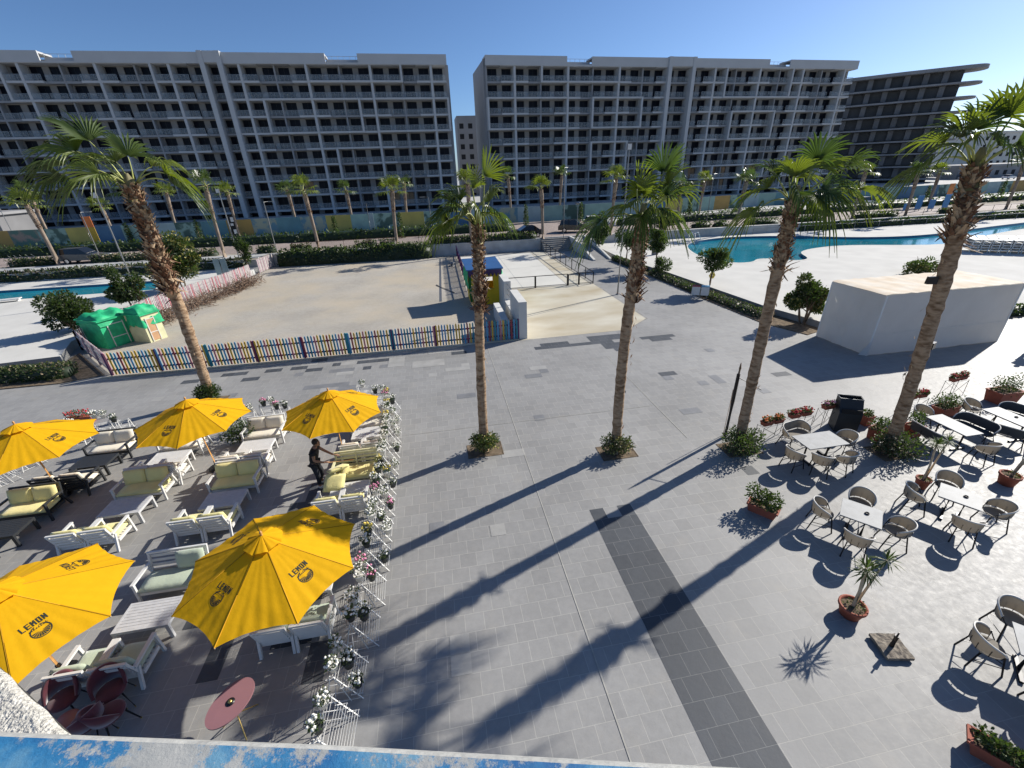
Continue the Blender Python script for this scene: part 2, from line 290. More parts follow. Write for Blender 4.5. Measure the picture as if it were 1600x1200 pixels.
struct('expansion_joint', MB().sheet([(2.32, 1.5), (2.345, 1.5), (2.345, 23.3), (2.32, 23.3)], .009).sheet([(8.38, 11.9), (8.41, 11.9), (8.41, 20), (8.38, 20)], .009).sheet([(-2, 14.42), (8.3, 14.42), (8.3, 14.44), (-2, 14.44)], .009), 'joint_pale')
# play yard and court
struct('play_yard_paving', MB().sheet([(-17.6, 23.6), (4.1, 23.5), (4.1, 30), (2.4, 34), (2.5, 54.6), (-18.6, 54.6), (-19.0, 48.7), (-20.0, 43), (-22.2, 36), (-22.2, 29)], .004), 'play_pave')
mb = MB().sheet([(4.3, 23.4), (11.15, 23.55), (13.36, 25.34), (13.3, 35.6), (4.3, 35.6)], .006)
struct('court_floor', mb, 'court')
struct('court_drain_and_shadow', MB().sheet([(13.2, 25.3), (13.36, 25.34), (13.36, 35.6), (13.2, 35.6)], .009).sheet([(4.9, 27.4), (13.4, 31.2), (13.4, 31.26), (4.9, 27.48)], .009).sheet([(11.1, 23.5), (11.2, 23.55), (13.36, 25.28), (13.3, 25.36)], .010).sheet([(2.6, 35.6), (13.2, 35.5), (13.2, 35.7), (2.6, 35.8)], .010), 'concrete_dark')  # edge strips, plus the lamp post's shadow painted as the diagonal one
struct('rear_court_floor', MB().sheet([(2.6, 35.62), (10.9, 35.62), (11.3, 52.6), (2.6, 52.6)], .006), 'court_white')
struct('sandy_margin', MB().sheet([(10.95, 35.64), (13.15, 35.64), (13.1, 52.6), (11.35, 52.6)], .007), 'court')
struct('court_joints', MB().sheet([(2.6, 43.3), (11.1, 44.5), (11.1, 44.56), (2.6, 43.36)], .011).sheet([(7.0, 35.7), (7.05, 35.7), (7.25, 52.5), (7.2, 52.5)], .0115), 'concrete')
struct('yard_channel', MB().sheet([(-.15, 33.4), (0.05, 33.4), (0.5, 52.5), (.3, 52.5)], .009), 'metal_grey')
# kerb and sandy verge under the painted fence
struct('fence_kerb', MB().bx(-17.8, 4.3, 23.44, 23.56, 0.0, .07), 'court')
# raised right pool deck with a pool basin let into it
def deck_with_pool(name, outer, pool, z, zw, m):
    import bmesh
    bm = bmesh.new()
    def loop(P, zz): 
        vs = [bm.verts.new((p[0], p[1], zz)) for p in P]; es = [bm.edges.new((vs[i], vs[(i + 1) % len(vs)])) for i in range(len(vs))]; return vs, es
    ov, oe = loop(outer, z); pv, pe = loop(pool, z)
    bmesh.ops.triangle_fill(bm, use_beauty=True, use_dissolve=False, edges=oe + pe)
    for f in bm.faces:
        f.normal_update()
        if f.normal.z < 0: f.normal_flip()
    lo = [bm.verts.new((v.co.x, v.co.y, -.05)) for v in ov]
    for i in range(len(ov)): f = bm.faces.new((ov[i], ov[(i + 1) % len(ov)], lo[(i + 1) % len(ov)], lo[i])); f.material_index = 1
    lp = [bm.verts.new((v.co.x, v.co.y, -.05)) for v in pv]
    for i in range(len(pv)): f = bm.faces.new((pv[i], pv[(i + 1) % len(pv)], lp[(i + 1) % len(pv)], lp[i])); f.material_index = 2
    me = bpy.data.meshes.new(name); bm.to_mesh(me); bm.free()
    for x in m: me.materials.append(MATS[x])
    o = bpy.data.objects.new(name, me); COL.objects.link(o); tag(o, kind='structure')
def smooth(P, k=4):
    out = []; n_ = len(P)
    for i in range(n_):
        p0, p1, p2, p3 = [Vector(P[(i + j - 1) % n_] + (0,)) if len(P[0]) == 2 else Vector(P[(i + j - 1) % n_]) for j in range(4)]
        for j in range(k):
            t = j / k; q = .5 * ((2 * p1) + (p2 - p0) * t + (2 * p0 - 5 * p1 + 4 * p2 - p3) * t * t + (3 * p1 - p0 - 3 * p2 + p3) * t ** 3); out.append((q.x, q.y))
    return out
RD = [(19.6, 54.58), (19.3, 44), (20.4, 36), (21.3, 24.3), (22.2, 20.6), (95, 20.6), (95, 54.58)]
pool = smooth([(27.9, 44.5), (27.4, 40.8), (28.3, 38.0), (30.0, 37.7), (31.5, 38.7), (32.9, 38.5), (34.2, 37.1), (36.0, 37.5), (38.0, 40.6), (41.5, 42.2), (46, 42.3), (53, 39.8), (59, 40.3), (64, 42.4), (74, 45.2), (90, 48), (92, 51.5), (80, 49.5), (70, 47.6), (62, 45.8), (56, 45.6), (51, 47.0), (47, 49.6), (43, 51.6), (38, 52.6), (33.5, 51.6), (30, 49)])
deck_with_pool('pool_deck', RD, pool, .4, 0, ['deck', 'concrete_dark', 'pool_tile'])
struct('water', MB().sheet([(27, 36), (93, 36), (93, 53), (27, 53)], .15), 'water')
mb = MB(); cen = Vector((45, 44)); 
for i in range(len(pool)):
    a, b = Vector(pool[i]), Vector(pool[(i + 1) % len(pool)]); d = (b - a); nn = Vector((d.y, -d.x)).normalized() * .3
    mb.add([(a.x, a.y, .406), (b.x, b.y, .406), (b.x + nn.x, b.y + nn.y, .406), (a.x + nn.x, a.y + nn.y, .406)], [(0, 1, 2, 3)])
struct('pool_coping', mb, 'court_white')
LD = [(-60, 26), (-24, 25.9), (-21.4, 26.3), (-22.6, 29), (-22.6, 36.4), (-20.6, 43), (-19.4, 48.8), (-19.2, 51.6), (-60, 51.6)]
pl = [(-52, 47.2), (-40.5, 47.4), (-26.6, 47.4), (-25.2, 43.1), (-36, 42.9), (-39.5, 44.3), (-44, 46)]
deck_with_pool('pool_deck', LD, pl, .5, 0, ['deck', 'concrete', 'pool_tile'])
struct('water', MB().sheet([(-53, 42), (-24.5, 42), (-24.5, 48), (-53, 48)], .3), 'water')
# planting beds
struct('bed_soil', MB().prism([(-60, 22.9), (-19.6, 23.3), (-17.95, 23.95), (-21.7, 28), (-21.5, 26.2), (-24, 25.85), (-60, 25.95)], -.02, .05), 'soil')
struct('bed_soil', MB().prism([(18.95, 38), (19.25, 32), (19.3, 28.3), (19.6, 22.5), (20.6, 20.0), (22.1, 20.5), (21.25, 24.3), (20.35, 36), (19.25, 44), (19.4, 45.6), (18.9, 45.6), (18.9, 44), (18.9, 41)], -.02, .04), 'soil')
struct('bed_soil', MB().prism([(29.6, 19.5), (80, 19.5), (80, 20.55), (29.6, 20.55)], -.02, .05), 'soil')
# street terrace behind the retaining wall
mb = MB().prism([(-1500, 51.7), (-19.15, 51.7), (-18.7, 54.65), (13.1, 54.65), (13.1, 54.66), (1500, 54.66), (1500, 1500), (-1500, 1500)], -.05, ZR - .01)
struct('street_terrace', mb, ['concrete'])
struct('terrace_soil', MB().sheet([(-200, 51.75), (-18.9, 51.75), (-18.6, 54.8), (200, 54.8), (200, 72), (-200, 72)], ZR - .004), 'sand')
struct('footpath', MB().sheet([(-200, 52.6), (-19.4, 52.6), (-19, 55.6), (-200, 55.8)], ZR + .03), 'concrete')
struct('road', MB().sheet([(-300, 57.2), (-14, 56.9), (12, 56.4), (13, 55.0), (28, 55.0), (30, 56.6), (320, 59), (320, 66), (60, 63.6), (26, 62.6), (24, 74.6), (13, 74.6), (11, 63.6), (-14, 64.4), (-300, 66)], ZR + .008), 'road')
struct('far_pavement', MB().prism([(-300, 68.5), (12, 67.0), (12, 75), (-300, 75)], ZR - .05, ZR + .1).prism([(25, 66.5), (300, 72), (300, 82), (118, 79.5), (62, 77.6), (40, 72), (25, 70.6)], ZR - .05, ZR + .1), 'kerb')
struct('kerb', MB().bx(13.0, 29.5, 54.7, 54.95, ZR, ZR + .12).bx(-200, -19.3, 52.45, 52.62, ZR - .3, ZR + .08).bx(31, 200, 54.62, 54.95, ZR - .05, ZR + .10).bx(-18.8, 12.9, 54.6, 54.9, ZR - .2, ZR + .10), 'kerb')
# steps and ramp down to the plaza
mb = MB()
for i in range(7): mb.bx(13.1, 16.7, 52.3 + i * .33, 54.62, i * ZR / 7 + .002, (i + 1) * ZR / 7 - .001, 0)
struct('steps', mb, 'concrete_dark')
mb = MB(); mb.add([(17.05, 45.6, .006), (18.6, 45.6, .006), (18.6, 54.6, ZR), (17.05, 54.6, ZR), (17.05, 54.6, 0), (18.6, 54.6, 0)], [(0, 1, 2, 3), (0, 3, 4), (1, 5, 2)])
struct('ramp', mb, 'pave')
for x0, x1 in ((16.75, 17.02), (18.63, 18.85)):
    mb = MB(); zt = ZR + .12; vs = []
    for x in (x0, x1): vs += [(x, 45.3, 0), (x, 54.58, 0), (x, 54.58, zt), (x, 52.6, zt), (x, 45.3, .12)]
    mb.add(vs, [(4, 3, 2, 1, 0), (5, 6, 7, 8, 9), (0, 5, 9, 4), (4, 9, 8, 3), (3, 8, 7, 2)])
    o = mb.build('ramp_wall', 'court_white'); tag(o, 'white sloping side wall of the ramp, %s' % ('between the steps and the ramp' if x0 < 17 else 'next to the conical bush by the pool deck'), 'wall', 'sloping walls of the ramp')
# ================================================================ BUILDINGS
BW = 3.2; FH = 3.1; Z0 = 2.6
def apartment(name, label, ax, ay, bx_, by_, rev, finpairs, gaps, frames, thick0, seed, boarded):
    rnd = random.Random(seed); L = math.hypot(bx_ - ax, by_ - ay); ang = math.atan2(by_ - ay, bx_ - ax)
    t = thing(name, label, 'building', (ax, ay, 0), ang); nb = round(L / BW); bw = L / nb; top = Z0 + 9 * FH
    mb = MB().bx(0, L, 1.8, 16, 0, top + .2)
    mb.build('core', 'bwall', t)
    thick = [i for i in range(nb + 1) if (i - thick0) % 4 == 0]; thin = [i for i in range(nb + 1) if (i - thick0) % 4 == 2]
    # wall with window openings
    mb = MB(); wins = []
    for k in range(10):
        z1 = Z0 + FH * k - .32; z0 = z1 + .32 - FH if k else .2
        for i in range(nb):
            a = (i + .5) * bw + (.06 if (i - thick0) % 2 else -.06); hw = 1.08; zt = z1 - .22
            mb.bx(i * bw, a - hw, 1.35, 1.75, z0, z1); mb.bx(a + hw, (i + 1) * bw, 1.35, 1.75, z0, z1); mb.bx(a - hw, a + hw, 1.35, 1.75, zt, z1)
            wins.append((i, k, a, hw, z0, zt))
    mb.build('front_wall', 'bwall', t)
    # 100 largest windows (lowest angle / nearest camera) as parts, the rest as one part
    def dist(wn):
        a = wn[2]; x = ax + a * math.cos(ang); return math.hypot(x, ay) - wn[1] * .5
    wins.sort(key=dist); rest = MB()
    def win(mb, q):
        i, k, a, hw, z0, zt = q; m = 1 if (i, k) in boarded else 0
        mb.bx(a - hw, a + hw, 1.55, 1.62, z0, zt, m); 
        for s in (-hw + .04, 0, hw - .04): mb.bx(a + s - .035, a + s + .035, 1.5, 1.545, z0, zt, 2)
        mb.bx(a - hw, a + hw, 1.5, 1.545, zt - .08, zt - .001, 2)
    for j, q in enumerate(wins):
        if j < 100: m_ = MB(); win(m_, q); m_.build('window', ['dark_glass', 'boarded', 'metal_black'], t)
        else: win(rest, q)
    tag(rest.build('windows', ['dark_glass', 'boarded', 'metal_black'], t), kind='stuff')
    inpair = lambda i: any(a <= i < b for a, b in finpairs)
    for k in range(10):
        z = Z0 + FH * k; mb = MB(); rl = MB(); gl = MB()
        for i in range(nb):
            bright = any(abs(i + .5 - q) < 1.1 for q in thick) or any(f[0] <= i < f[1] and f[2] - 1 <= k <= f[3] and (k == f[2] - 1 or k == f[3]) for f in frames)
            if inpair(i): bright = False
            y = -.75 if bright else 0.0
            if k < 10: mb.bx(i * bw + .001 * (i % 2), (i + 1) * bw, y, 1.345, z - .38, z, 0 if bright else 1)
            if k < 9:
                yy = y + .06; x0, x1 = i * bw + .1, (i + 1) * bw - .1
                gl.bx(x0, x1, yy + .01, yy + .03, z + .06, z + .98); rl.bx(x0, x1, yy, yy + .05, z + 1.0, z + 1.06)
                for s in range(5): rl.bx(x0 + (x1 - x0) * s / 4 - .02, x0 + (x1 - x0) * s / 4 + .02, yy, yy + .045, z, z + 1.0)
        mb.build('balcony_slab', ['bwhite', 'bgrey'], t)
        if k < 9:
            r = rl.build('balcony_railing', 'metal_grey', t); gl.build('glass_panels', 'rail_glass', r)
    for i in thick:
        if 0 < i < nb and inpair(i) and inpair(i - 1): continue
        MB().bx(i * bw - .25, i * bw + .25, -.78, 1.34, .1, top - .33).build('thick_fin', 'bwhite', t)
    for i in thin:
        if inpair(i): continue
        MB().bx(i * bw - .15, i * bw + .15, -.02, 1.34, .1, top - .33).build('divider', 'bgrey', t)
    for a, b in finpairs:
        for i in (a, b): MB().bx(i * bw - .45, i * bw + .45, -1.5, 1.33, .1, top + 1.72).build('tall_fin', 'bwhite', t)
        MB().bx(a * bw + .46, b * bw - .46, -1.4, 1.2, top - .2, top + 1.70).build('fin_cap', 'bwhite', t)
    for u0, u1, k0, k1 in frames:
        mb = MB(); za = Z0 + FH * (k0 - 1) - .32; zb = Z0 + FH * k1
        for u in (u0, u1): mb.bx(u * bw - .22, u * bw + .22, -.95, 1.0, za, zb)
        mb.bx(u0 * bw + .23, u1 * bw - .23, -.93, -.76, za, za + .34); mb.bx(u0 * bw + .23, u1 * bw - .23, -.93, -.76, zb - .34, zb)
        mb.build('white_frame', 'bwhite', t)
    # parapet with gaps
    cuts = sorted(gaps); x = -.3; mb = MB()
    for g0, g1 in cuts + [(L + .3, L + .3)]:
        if g0 > x:
            mb.bx(x, g0, -1.0, -.7, top - .31, top + 1.55); mb.bx(x, g0, -.69, 3.0, top + 1.2, top + 1.5)
        if g1 > g0:
            mb.bx(g0 + .01, g1 - .01, .5, .9, top, top + .75); mb.bx(g0, g1, .6, .66, top + 1.3, top + 1.36)
            xx = g0
            while xx < g1: mb.bx(xx, xx + .05, .6, .65, top + .75, top + 1.3); xx += 1.2
        x = g1
    mb.build('parapet', 'bwhite', t)
    MB().bx(0, L, 3.1, 15.9, top + .21, top + .9).build('roof', 'bgrey', t)
    return t, L, top
def U(px, py, ax, ay, bx_, by_, z=32): p = G(px, py, z); return (Vector((p.x - ax, p.y - ay)).dot(Vector((bx_ - ax, by_ - ay)).normalized()))
LA = (-103, 113.7, 6.3, 116.0); RB = (15.4, 116.3, 114.3, 120.65)
nbL = round(math.hypot(LA[2] - LA[0], LA[3] - LA[1]) / BW); 
fpL = (round(U(300, 82, *LA) / BW), round(U(352, 84, *LA) / BW))
nbR = round((RB[2] - RB[0]) / BW); fpR = (round(U(1052, 88, *RB) / BW), round(U(1090, 90, *RB) / BW))
bd = {(i, k) for i, k in ((fpR[1] + 1, 2), (fpR[1] + 2, 2), (fpR[1] + 3, 2), (fpR[1] + 4, 2), (fpR[1] + 2, 1), (fpR[1] + 3, 1), (fpR[1] + 4, 1), (fpR[1] + 6, 1), (fpR[1] + 7, 2))}
bl = {(nbL - 11, 2), (nbL - 5, 1), (nbL - 4, 1), (nbL - 5, 2)}
tL, _, _ = apartment('apartment_building', 'long white ten storey apartment block on the left, with rows of empty balconies', *LA, False, [fpL], [(U(65, 82, *LA), U(125, 85, *LA)), (U(508, 86, *LA), U(558, 86, *LA))],
    [(nbL - 9, nbL - 3, 9, 9), (nbL - 12, nbL - 6, 6, 7), (nbL - 5, nbL, 6, 7), (nbL - 8, nbL - 5, 3, 4), (nbL - 14, nbL - 9, 2, 2), (fpL[0] - 11, fpL[0] - 3, 8, 9), (fpL[0] - 14, fpL[0] - 6, 4, 5)], nbL - 1, 3, bl)
tR, _, _ = apartment('apartment_building', 'long white ten storey apartment block right of the gap, with its pale end wall showing', *RB, False, [fpR], [(U(885, 89, *RB), U(925, 89, *RB)), (U(1204, 93, *RB), U(1238, 93, *RB))],
    [(4, 10, 9, 9), (0, 6, 6, 7), (8, 12, 6, 7), (8, 11, 3, 4), (fpR[1] + 3, fpR[1] + 9, 8, 9), (fpR[1] + 4, fpR[1] + 8, 5, 6), (fpR[1] + 3, fpR[1] + 8, 2, 2)], 2, 5, bd)
MB().bx(-.5, -.01, 1.0, 17, 0, Z0 + 9 * FH + 1.1).build('end_wall', 'bgrey', tR)
nbLm = math.hypot(LA[2] - LA[0], LA[3] - LA[1]); MB().bx(nbLm + .01, nbLm + .8, 2, 15, 0, Z0 + 9 * FH + .2).build('end_wall', 'bgrey', tL)
# small building seen through the gap
t = thing('apartment_building', 'small beige block with square window openings, seen in the gap between the two long blocks', 'building', (12, 176, 0), rad(0)); mb = MB(); fr = MB()
zt = G(725, 181, 0); ztop = atY(725, 181, 176).z; cz = ztop
for r in range(9):
    z = ztop - 1.6 - r * 3.2
    for c in range(9):
        x = c * 3.1
        fr.bx(x, x + .8, -.4, 0, z - 3.2, z); fr.bx(x + 2.3, x + 3.1, -.4, 0, z - 3.2, z); fr.bx(x + .8, x + 2.3, -.4, 0, z - .7, z); fr.bx(x + .8, x + 2.3, -.4, 0, z - 3.2, z - 2.3)
        m_ = MB().bx(x + .8, x + 2.3, -.15, -.1, z - 2.3, z - .7); m_.build('window', 'void', t)
fr.bx(0, 27.9, -.45, 12, ztop - 1.6, ztop); fr.bx(0, 27.9, 0.01, 11.9, 0, ztop - 1.61); fr.build('wall', 'bwall', t)
# curved dark concrete building on the right
sc = 24 / 27; pL, pN, pT = G(1325, 124, 33), G(1517, 102, 33), G(1548, 99, 33)
d = (pN - pL).normalized(); nrm = V(d.y, -d.x, 0); nrm = nrm if nrm.dot(-pL) > 0 else -nrm
Lc = (pN - pL).length; ang = math.atan2(d.y, d.x)
t = thing('unfinished_building', 'dark unfinished concrete building with curved floor slabs jutting out to the right', 'building', (pL.x, pL.y, 0), ang)
tip = (pT - pL); tl = tip.dot(d)
def slab_poly(g, ex):  # local: x along facade, y away from the camera
    P = [(-8, -g)]
    P += [(Lc * .5, -g - .9), (Lc, -g - .2)]
    for k in range(13): a = -math.pi / 2 + math.pi * k / 12; P.append((Lc + (tl - Lc) * ex * max(0, math.cos(a)) ** .75 + .3, 3.5 + (3.5 + g) * math.sin(a)))
    P += [(Lc, 14 + g), (-8, 14)]
    return P
FHc = 3.75
for k in range(9):
    z = 33 - k * FHc - (0 if k == 0 else .35)
    MB().prism(slab_poly(1.6 - .04 * k, 1 - .05 * k), z - (.9 if k == 0 else .45), z, 0).build('floor_slab', 'mid_concrete', t)
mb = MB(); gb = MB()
mb.bx(-8, Lc - .6, 2.5, 13, 0, 32)
rc = random.Random(4)
for k in range(9):
    z1 = 33 - k * FHc - .95; z0 = z1 - FHc + .9; x = -8; j = 0
    while x < Lc - 1:
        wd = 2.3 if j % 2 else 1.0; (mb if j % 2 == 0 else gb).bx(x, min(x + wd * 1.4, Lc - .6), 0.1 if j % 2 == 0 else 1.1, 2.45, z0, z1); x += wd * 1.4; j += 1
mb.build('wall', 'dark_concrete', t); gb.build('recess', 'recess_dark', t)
# further buildings at the right edge
for nm, lab, px0, px1, py, Y, dep, m_, rows in (('white_building', 'pale distant block with small windows at the right edge of the picture', 1538, 1640, 208, 175, 20, 'court_white', 5), ('grey_building', 'low grey distant block behind the blue boards at the right', 1500, 1680, 262, 140, 18, 'mid_concrete', 3), ('beige_building', 'beige distant block just right of the dark curved building', 1500, 1560, 235, 205, 15, 'concrete', 4)):
    a, b = atY(px0, py, Y), atY(px1, py, Y); t = thing(nm, lab, 'building', (a.x, Y, 0)); W_ = b.x - a.x
    MB().bx(0, W_, 0, dep, 0, a.z).bx(-.4, W_ + .4, -.4, dep + .4, a.z, a.z + .7).build('wall', m_, t)
    c = 0
    for r in range(rows):
        x = 2
        while x < W_ - 2 and c < 95:
            MB().bx(x, x + 1.5, -.06, -.01, a.z - 2.8 - r * 3.2, a.z - 1.3 - r * 3.2).build('window', 'void', t); x += 3.6; c += 1
# dark low building far left
a = atY(-60, 345, 92); t = thing('low_building', 'dark low pavilion behind the painted hoarding at the far left', 'building', (-88, 88, 0)); MB().bx(0, 18, 0, 8, 0, 5.2).build('wall', 'dark_concrete', t); MB().bx(-.5, 18.5, -.6, 8.5, 5.2, 5.6).build('roof', 'mid_concrete', t)
t = thing('brown_building', 'reddish brown building with a tall opening at the left edge', 'building', (-98, 104, 0)); MB().bx(0, 8, 0, 8, 0, 14).build('wall', 'boarded', t); MB().bx(2, 6, -.1, -.02, 5, 11.5).build('opening', 'boot', t)
# painted hoarding
t = thing('hoarding', 'long hoarding of painted panels along the far side of the street', 'fence', (0, 0, 0))
pts = [(-110, 77), (-55, 74.2), (-20, 74.8), (10, 73.2), (25, 73), (40, 74.2), (62, 79.5), (86, 78.6), (118, 81.5), (150, 84)]
rh = random.Random(12); k = 0; pal = ['h_mint', 'mural_a', 'h_teal', 'h_yellow', 'h_pale', 'mural_b', 'h_mint', 'h_ochre', 'h_blue', 'mural_a', 'h_pale', 'mural_c']
for (x0, y0), (x1, y1) in zip(pts, pts[1:]):
    L_ = math.hypot(x1 - x0, y1 - y0); n_ = round(L_ / 3.6)
    for i in range(n_):
        a = V(x0 + (x1 - x0) * i / n_, y0 + (y1 - y0) * i / n_, 0); b = V(x0 + (x1 - x0) * (i + 1) / n_, y0 + (y1 - y0) * (i + 1) / n_, 0)
        m_ = rh.choice(pal); h = 2.35
        MB().beam(a + V(0, 0, ZR + .1 + h / 2), b + V(0, 0, ZR + .1 + h / 2) - (b - a) * .004, .08, h).build('panel', m_, t)
# rear retaining walls of the yard and deck
def wall(name, label, pts, z0, z1, th, m, cat='wall', cap=None):
    mb = MB()
    for a, b in zip(pts, pts[1:]):
        a, b = V(*a, (z0 + z1) / 2), V(*b, (z0 + z1) / 2); mb.beam(a, b, th, z1 - z0)
    o = mb.build(name, m)
    if cap:
        e = thing(name, label, cat); o.name = 'wall_face'; o.parent = e; c = MB()
        for a, b in zip(pts, pts[1:]): c.beam(V(*a, z1 + .04), V(*b, z1 + .04), th + .1, .078)
        c.build('coping', cap, e); return e
    return tag(o, label, cat)
wall('retaining_wall', 'grey retaining wall with pale coping behind the rear court and play yard', [(-18.4, 54.5), (13.05, 54.5)], 0, 1.28, .25, 'concrete', cap='kerb')
wall('retaining_wall', 'long grey retaining wall with pale coping behind the blue pool', [(19.0, 54.45), (95, 54.45)], .35, 1.34, .22, 'concrete', cap='kerb')
# small wall pieces near the painted booth
t = thing('white_wall', 'thick white wall with a low opening beside the painted booth, ending at the picket fence', 'wall', (0, 0, 0))
MB().bx(4.36, 4.84, 23.6, 26.6, 0, 2.25).build('near_block', 'white_wall', t); MB().bx(4.36, 4.84, 26.61, 29.0, 0, .95).build('low_sill', 'white_wall', t); MB().bx(4.36, 4.84, 29.01, 31.6, 0, 2.25).build('far_block', 'white_wall', t)
mb = MB()
for z in (1.35, 1.7, 2.05): mb.tube([(4.6, 26.6, z), (4.6, 29.0, z)], .025, 6)
mb.build('rail', 'metal_grey', t)
MB().bx(3.5, 3.9, 24.6, 28.5, 0, .95).build('low_wall', 'white_wall', t)
# ================================================================ PALMS
def frond(rnd, base, az, el, plen, brad, wind, droop, nseg=24, fold=.6):
    mb = MB(); d = V(math.cos(az) * math.cos(el), math.sin(az) * math.cos(el), math.sin(el)); pts = []
    for i in range(6):
        t = i / 5; p = base + d * plen * t + wind * (t * t * plen * .35) - V(0, 0, 1) * (droop * .35 * t * t * plen); pts.append(p)
    mb.tube(pts, [.035, .03, .026, .022, .018, .014], 5, 1)
    hub = pts[-1]; ax = (pts[-1] - pts[-2]).normalized(); ax = (ax + wind * .3 - V(0, 0, .15 * droop)).normalized()
    s, u, _ = basis(ax); tw = rnd.uniform(-.6, .6); s, u = s * math.cos(tw) + u * math.sin(tw), u * math.cos(tw) - s * math.sin(tw)
    amax = rad(rnd.uniform(80, 112)); prev = None
    for i in range(nseg):
        th = -amax + 2 * amax * (i + .5) / nseg; dth = amax / nseg * .98
        L_ = brad * (.72 + .28 * math.cos(th)) * rnd.uniform(.93, 1.05)
        dr = ax * math.cos(th) + s * math.sin(th) + u * (fold * abs(math.sin(th)))
        dr.normalize(); side = (s * math.cos(th) - ax * math.sin(th))
        P = []
        tips = rnd.uniform(.6, 1.15)
        for t in (.04, .32, .58, .8, 1.0):
            q = hub + dr * L_ * t + wind * (.35 * t * t * L_) - V(0, 0, 1) * (L_ * tips * (.10 * t * t + .62 * droop * max(0, t - .45) ** 1.6 * 1.9))
            wv = {.04: .012, .32: math.tan(dth) * L_ * .32, .58: math.tan(dth) * L_ * .50, .8: .02, 1.0: .003}[t]
            P.append((q, wv))
        vs = []
        for q, wv in P: vs += [q - side * wv + u * .012, q - u * wv * .35, q + side * wv + u * .012]
        fs = []
        for j in range(4): fs += [(3 * j, 3 * j + 1, 3 * j + 4, 3 * j + 3), (3 * j + 1, 3 * j + 2, 3 * j + 5, 3 * j + 4)]
        mb.add(vs, fs, 0)
    return mb
def big_palm(label, base, top, r0, r1, boots, fronds, seed, wind, brad=1.45, bootw=1.0):
    rnd = random.Random(seed); base = Vector(base); top = Vector(top) - base
    t = thing('palm_tree', label, 'palm tree', base, 0, 'tall palms standing on the plaza'); H = top.length
    pts, rs = [], []; n_ = 46
    for i in range(n_ + 1):
        k = i / n_; bend = math.sin(k * math.pi) * .12; p = top * k + V(bend * math.cos(seed), bend * math.sin(seed) * .5, 0)
        r = (r0 * (1 - k) + r1 * k) * (1 + .35 * max(0, .05 - k) / .05) * rnd.uniform(.93, 1.07) * (1.05 if i % 2 else .97); pts.append(p); rs.append(r)
    MB().tube(pts, rs, 16, 0).build('trunk', 'trunk', t)
    # torn fibres on the clean trunk
    mb = MB()
    for _ in range(46):
        k = rnd.uniform(.08, 1 - boots); p = top * k; a = rnd.uniform(0, 6.28); o = V(math.cos(a), math.sin(a), 0); r = r0 * (1 - k) + r1 * k
        mb.leaf(p + o * r * .95, (o * .5 + V(0, 0, rnd.choice((-1, 1)) * 1.0)), o, rnd.uniform(.08, .22), rnd.uniform(.02, .06), 0)
    mb.build('bark_fibre', 'boot_tip', t)
    # old leaf bases
    mb = MB(); nb_ = int(H * boots * 130)
    for i in range(nb_):
        k = 1 - boots * (1 - i / nb_); q = (k - (1 - boots)) / boots; p = top * k; a = i * 2.399963 + rnd.uniform(-.25, .25); o = V(math.cos(a), math.sin(a), 0); r = r0 * (1 - k) + r1 * k
        wd = rnd.uniform(.05, .10) * bootw; ln = rnd.uniform(.14, .30) * bootw * (1.4 if q < .12 else 1.2 if q < .4 else .75) * (1 if seed != 1 else 1.05)
        tilt = rnd.uniform(.35, 1.0) if q > .12 else rnd.uniform(.6, 1.6) * rnd.choice((1, 1, -.6)); s = V(-math.sin(a), math.cos(a), 0)
        dr = (o * tilt * .8 + V(0, 0, 1 if rnd.random() > .15 else -.5) + s * rnd.uniform(-.35, .35)).normalized()
        b0 = p + o * r * .8; b1 = b0 + dr * ln * .6 + o * .02; b2 = b0 + dr * ln + o * ln * .25 * tilt
        m_ = 1 if rnd.random() < .42 else 0
        mb.add([b0 - s * wd, b0 + s * wd, b1 + s * wd * .55, b1 - s * wd * .55, b2 + s * wd * .3, b2 - s * wd * .3, b1 + o * .04], [(0, 1, 2, 6, 3), (3, 6, 2, 4, 5)], m_)
    mb.build('old_leaf_bases', ['boot', 'boot_tip'], t)
    mb = MB(); mb.tube([top - top.normalized() * .5, top, top + V(0, 0, .45)], [r1 * 1.15, r1 * 1.0, .06], 12, 0); mb.build('crown_shaft', 'palm_old', t)
    for (az, el, pl_, dr) in fronds:
        b = frond(rnd, top + V(math.cos(rad(az)) * .12, math.sin(rad(az)) * .12, .05), rad(az), rad(el), pl_, brad * rnd.uniform(.92, 1.08), Vector(wind), dr)
        b.build('frond', [rnd.choice(('palm_leaf', 'palm_leaf', 'palm_leaf2')), 'palm_rib'], t)
    return t
PB = [G(328, 640), G(757, 702), G(962, 705), G(1153, 700), G(1388, 705)]
PT = [atY(205, 292, 19.4), atY(747, 352, PB[1].y), atY(1004, 345, PB[2].y), atY(1240, 318, PB[3].y + .1), atY(1524, 262, PB[4].y)]
PB[0] = V(PT[0].x - .1, 19.4, 0); 
F1 = [(180, 62, 1.9, .9), (190, 40, 2.0, 1.3), (172, 74, 1.7, .4), (200, 50, 1.9, 1.2), (165, 30, 1.9, 1.4), (120, 60, 1.3, .8), (25, 52, 1.4, 1.1), (350, 36, 1.9, 1.2), (250, 52, 1.1, 1.3), (150, 55, 1.6, 1.0), (60, 75, 1.2, .6), (0, 28, 1.6, 1.3)]
F3 = [(180, 70, .9, .8), (100, 84, 1.0, .3), (0, 82, 1.3, .2), (200, 55, .9, 1.2), (165, 62, 1.0, .9), (20, 70, .9, 1.0), (280, 65, .7, 1.3), (235, 60, .8, 1.4), (320, 62, .7, 1.4), (130, 60, .9, 1.2), (190, 40, .9, 1.4)]
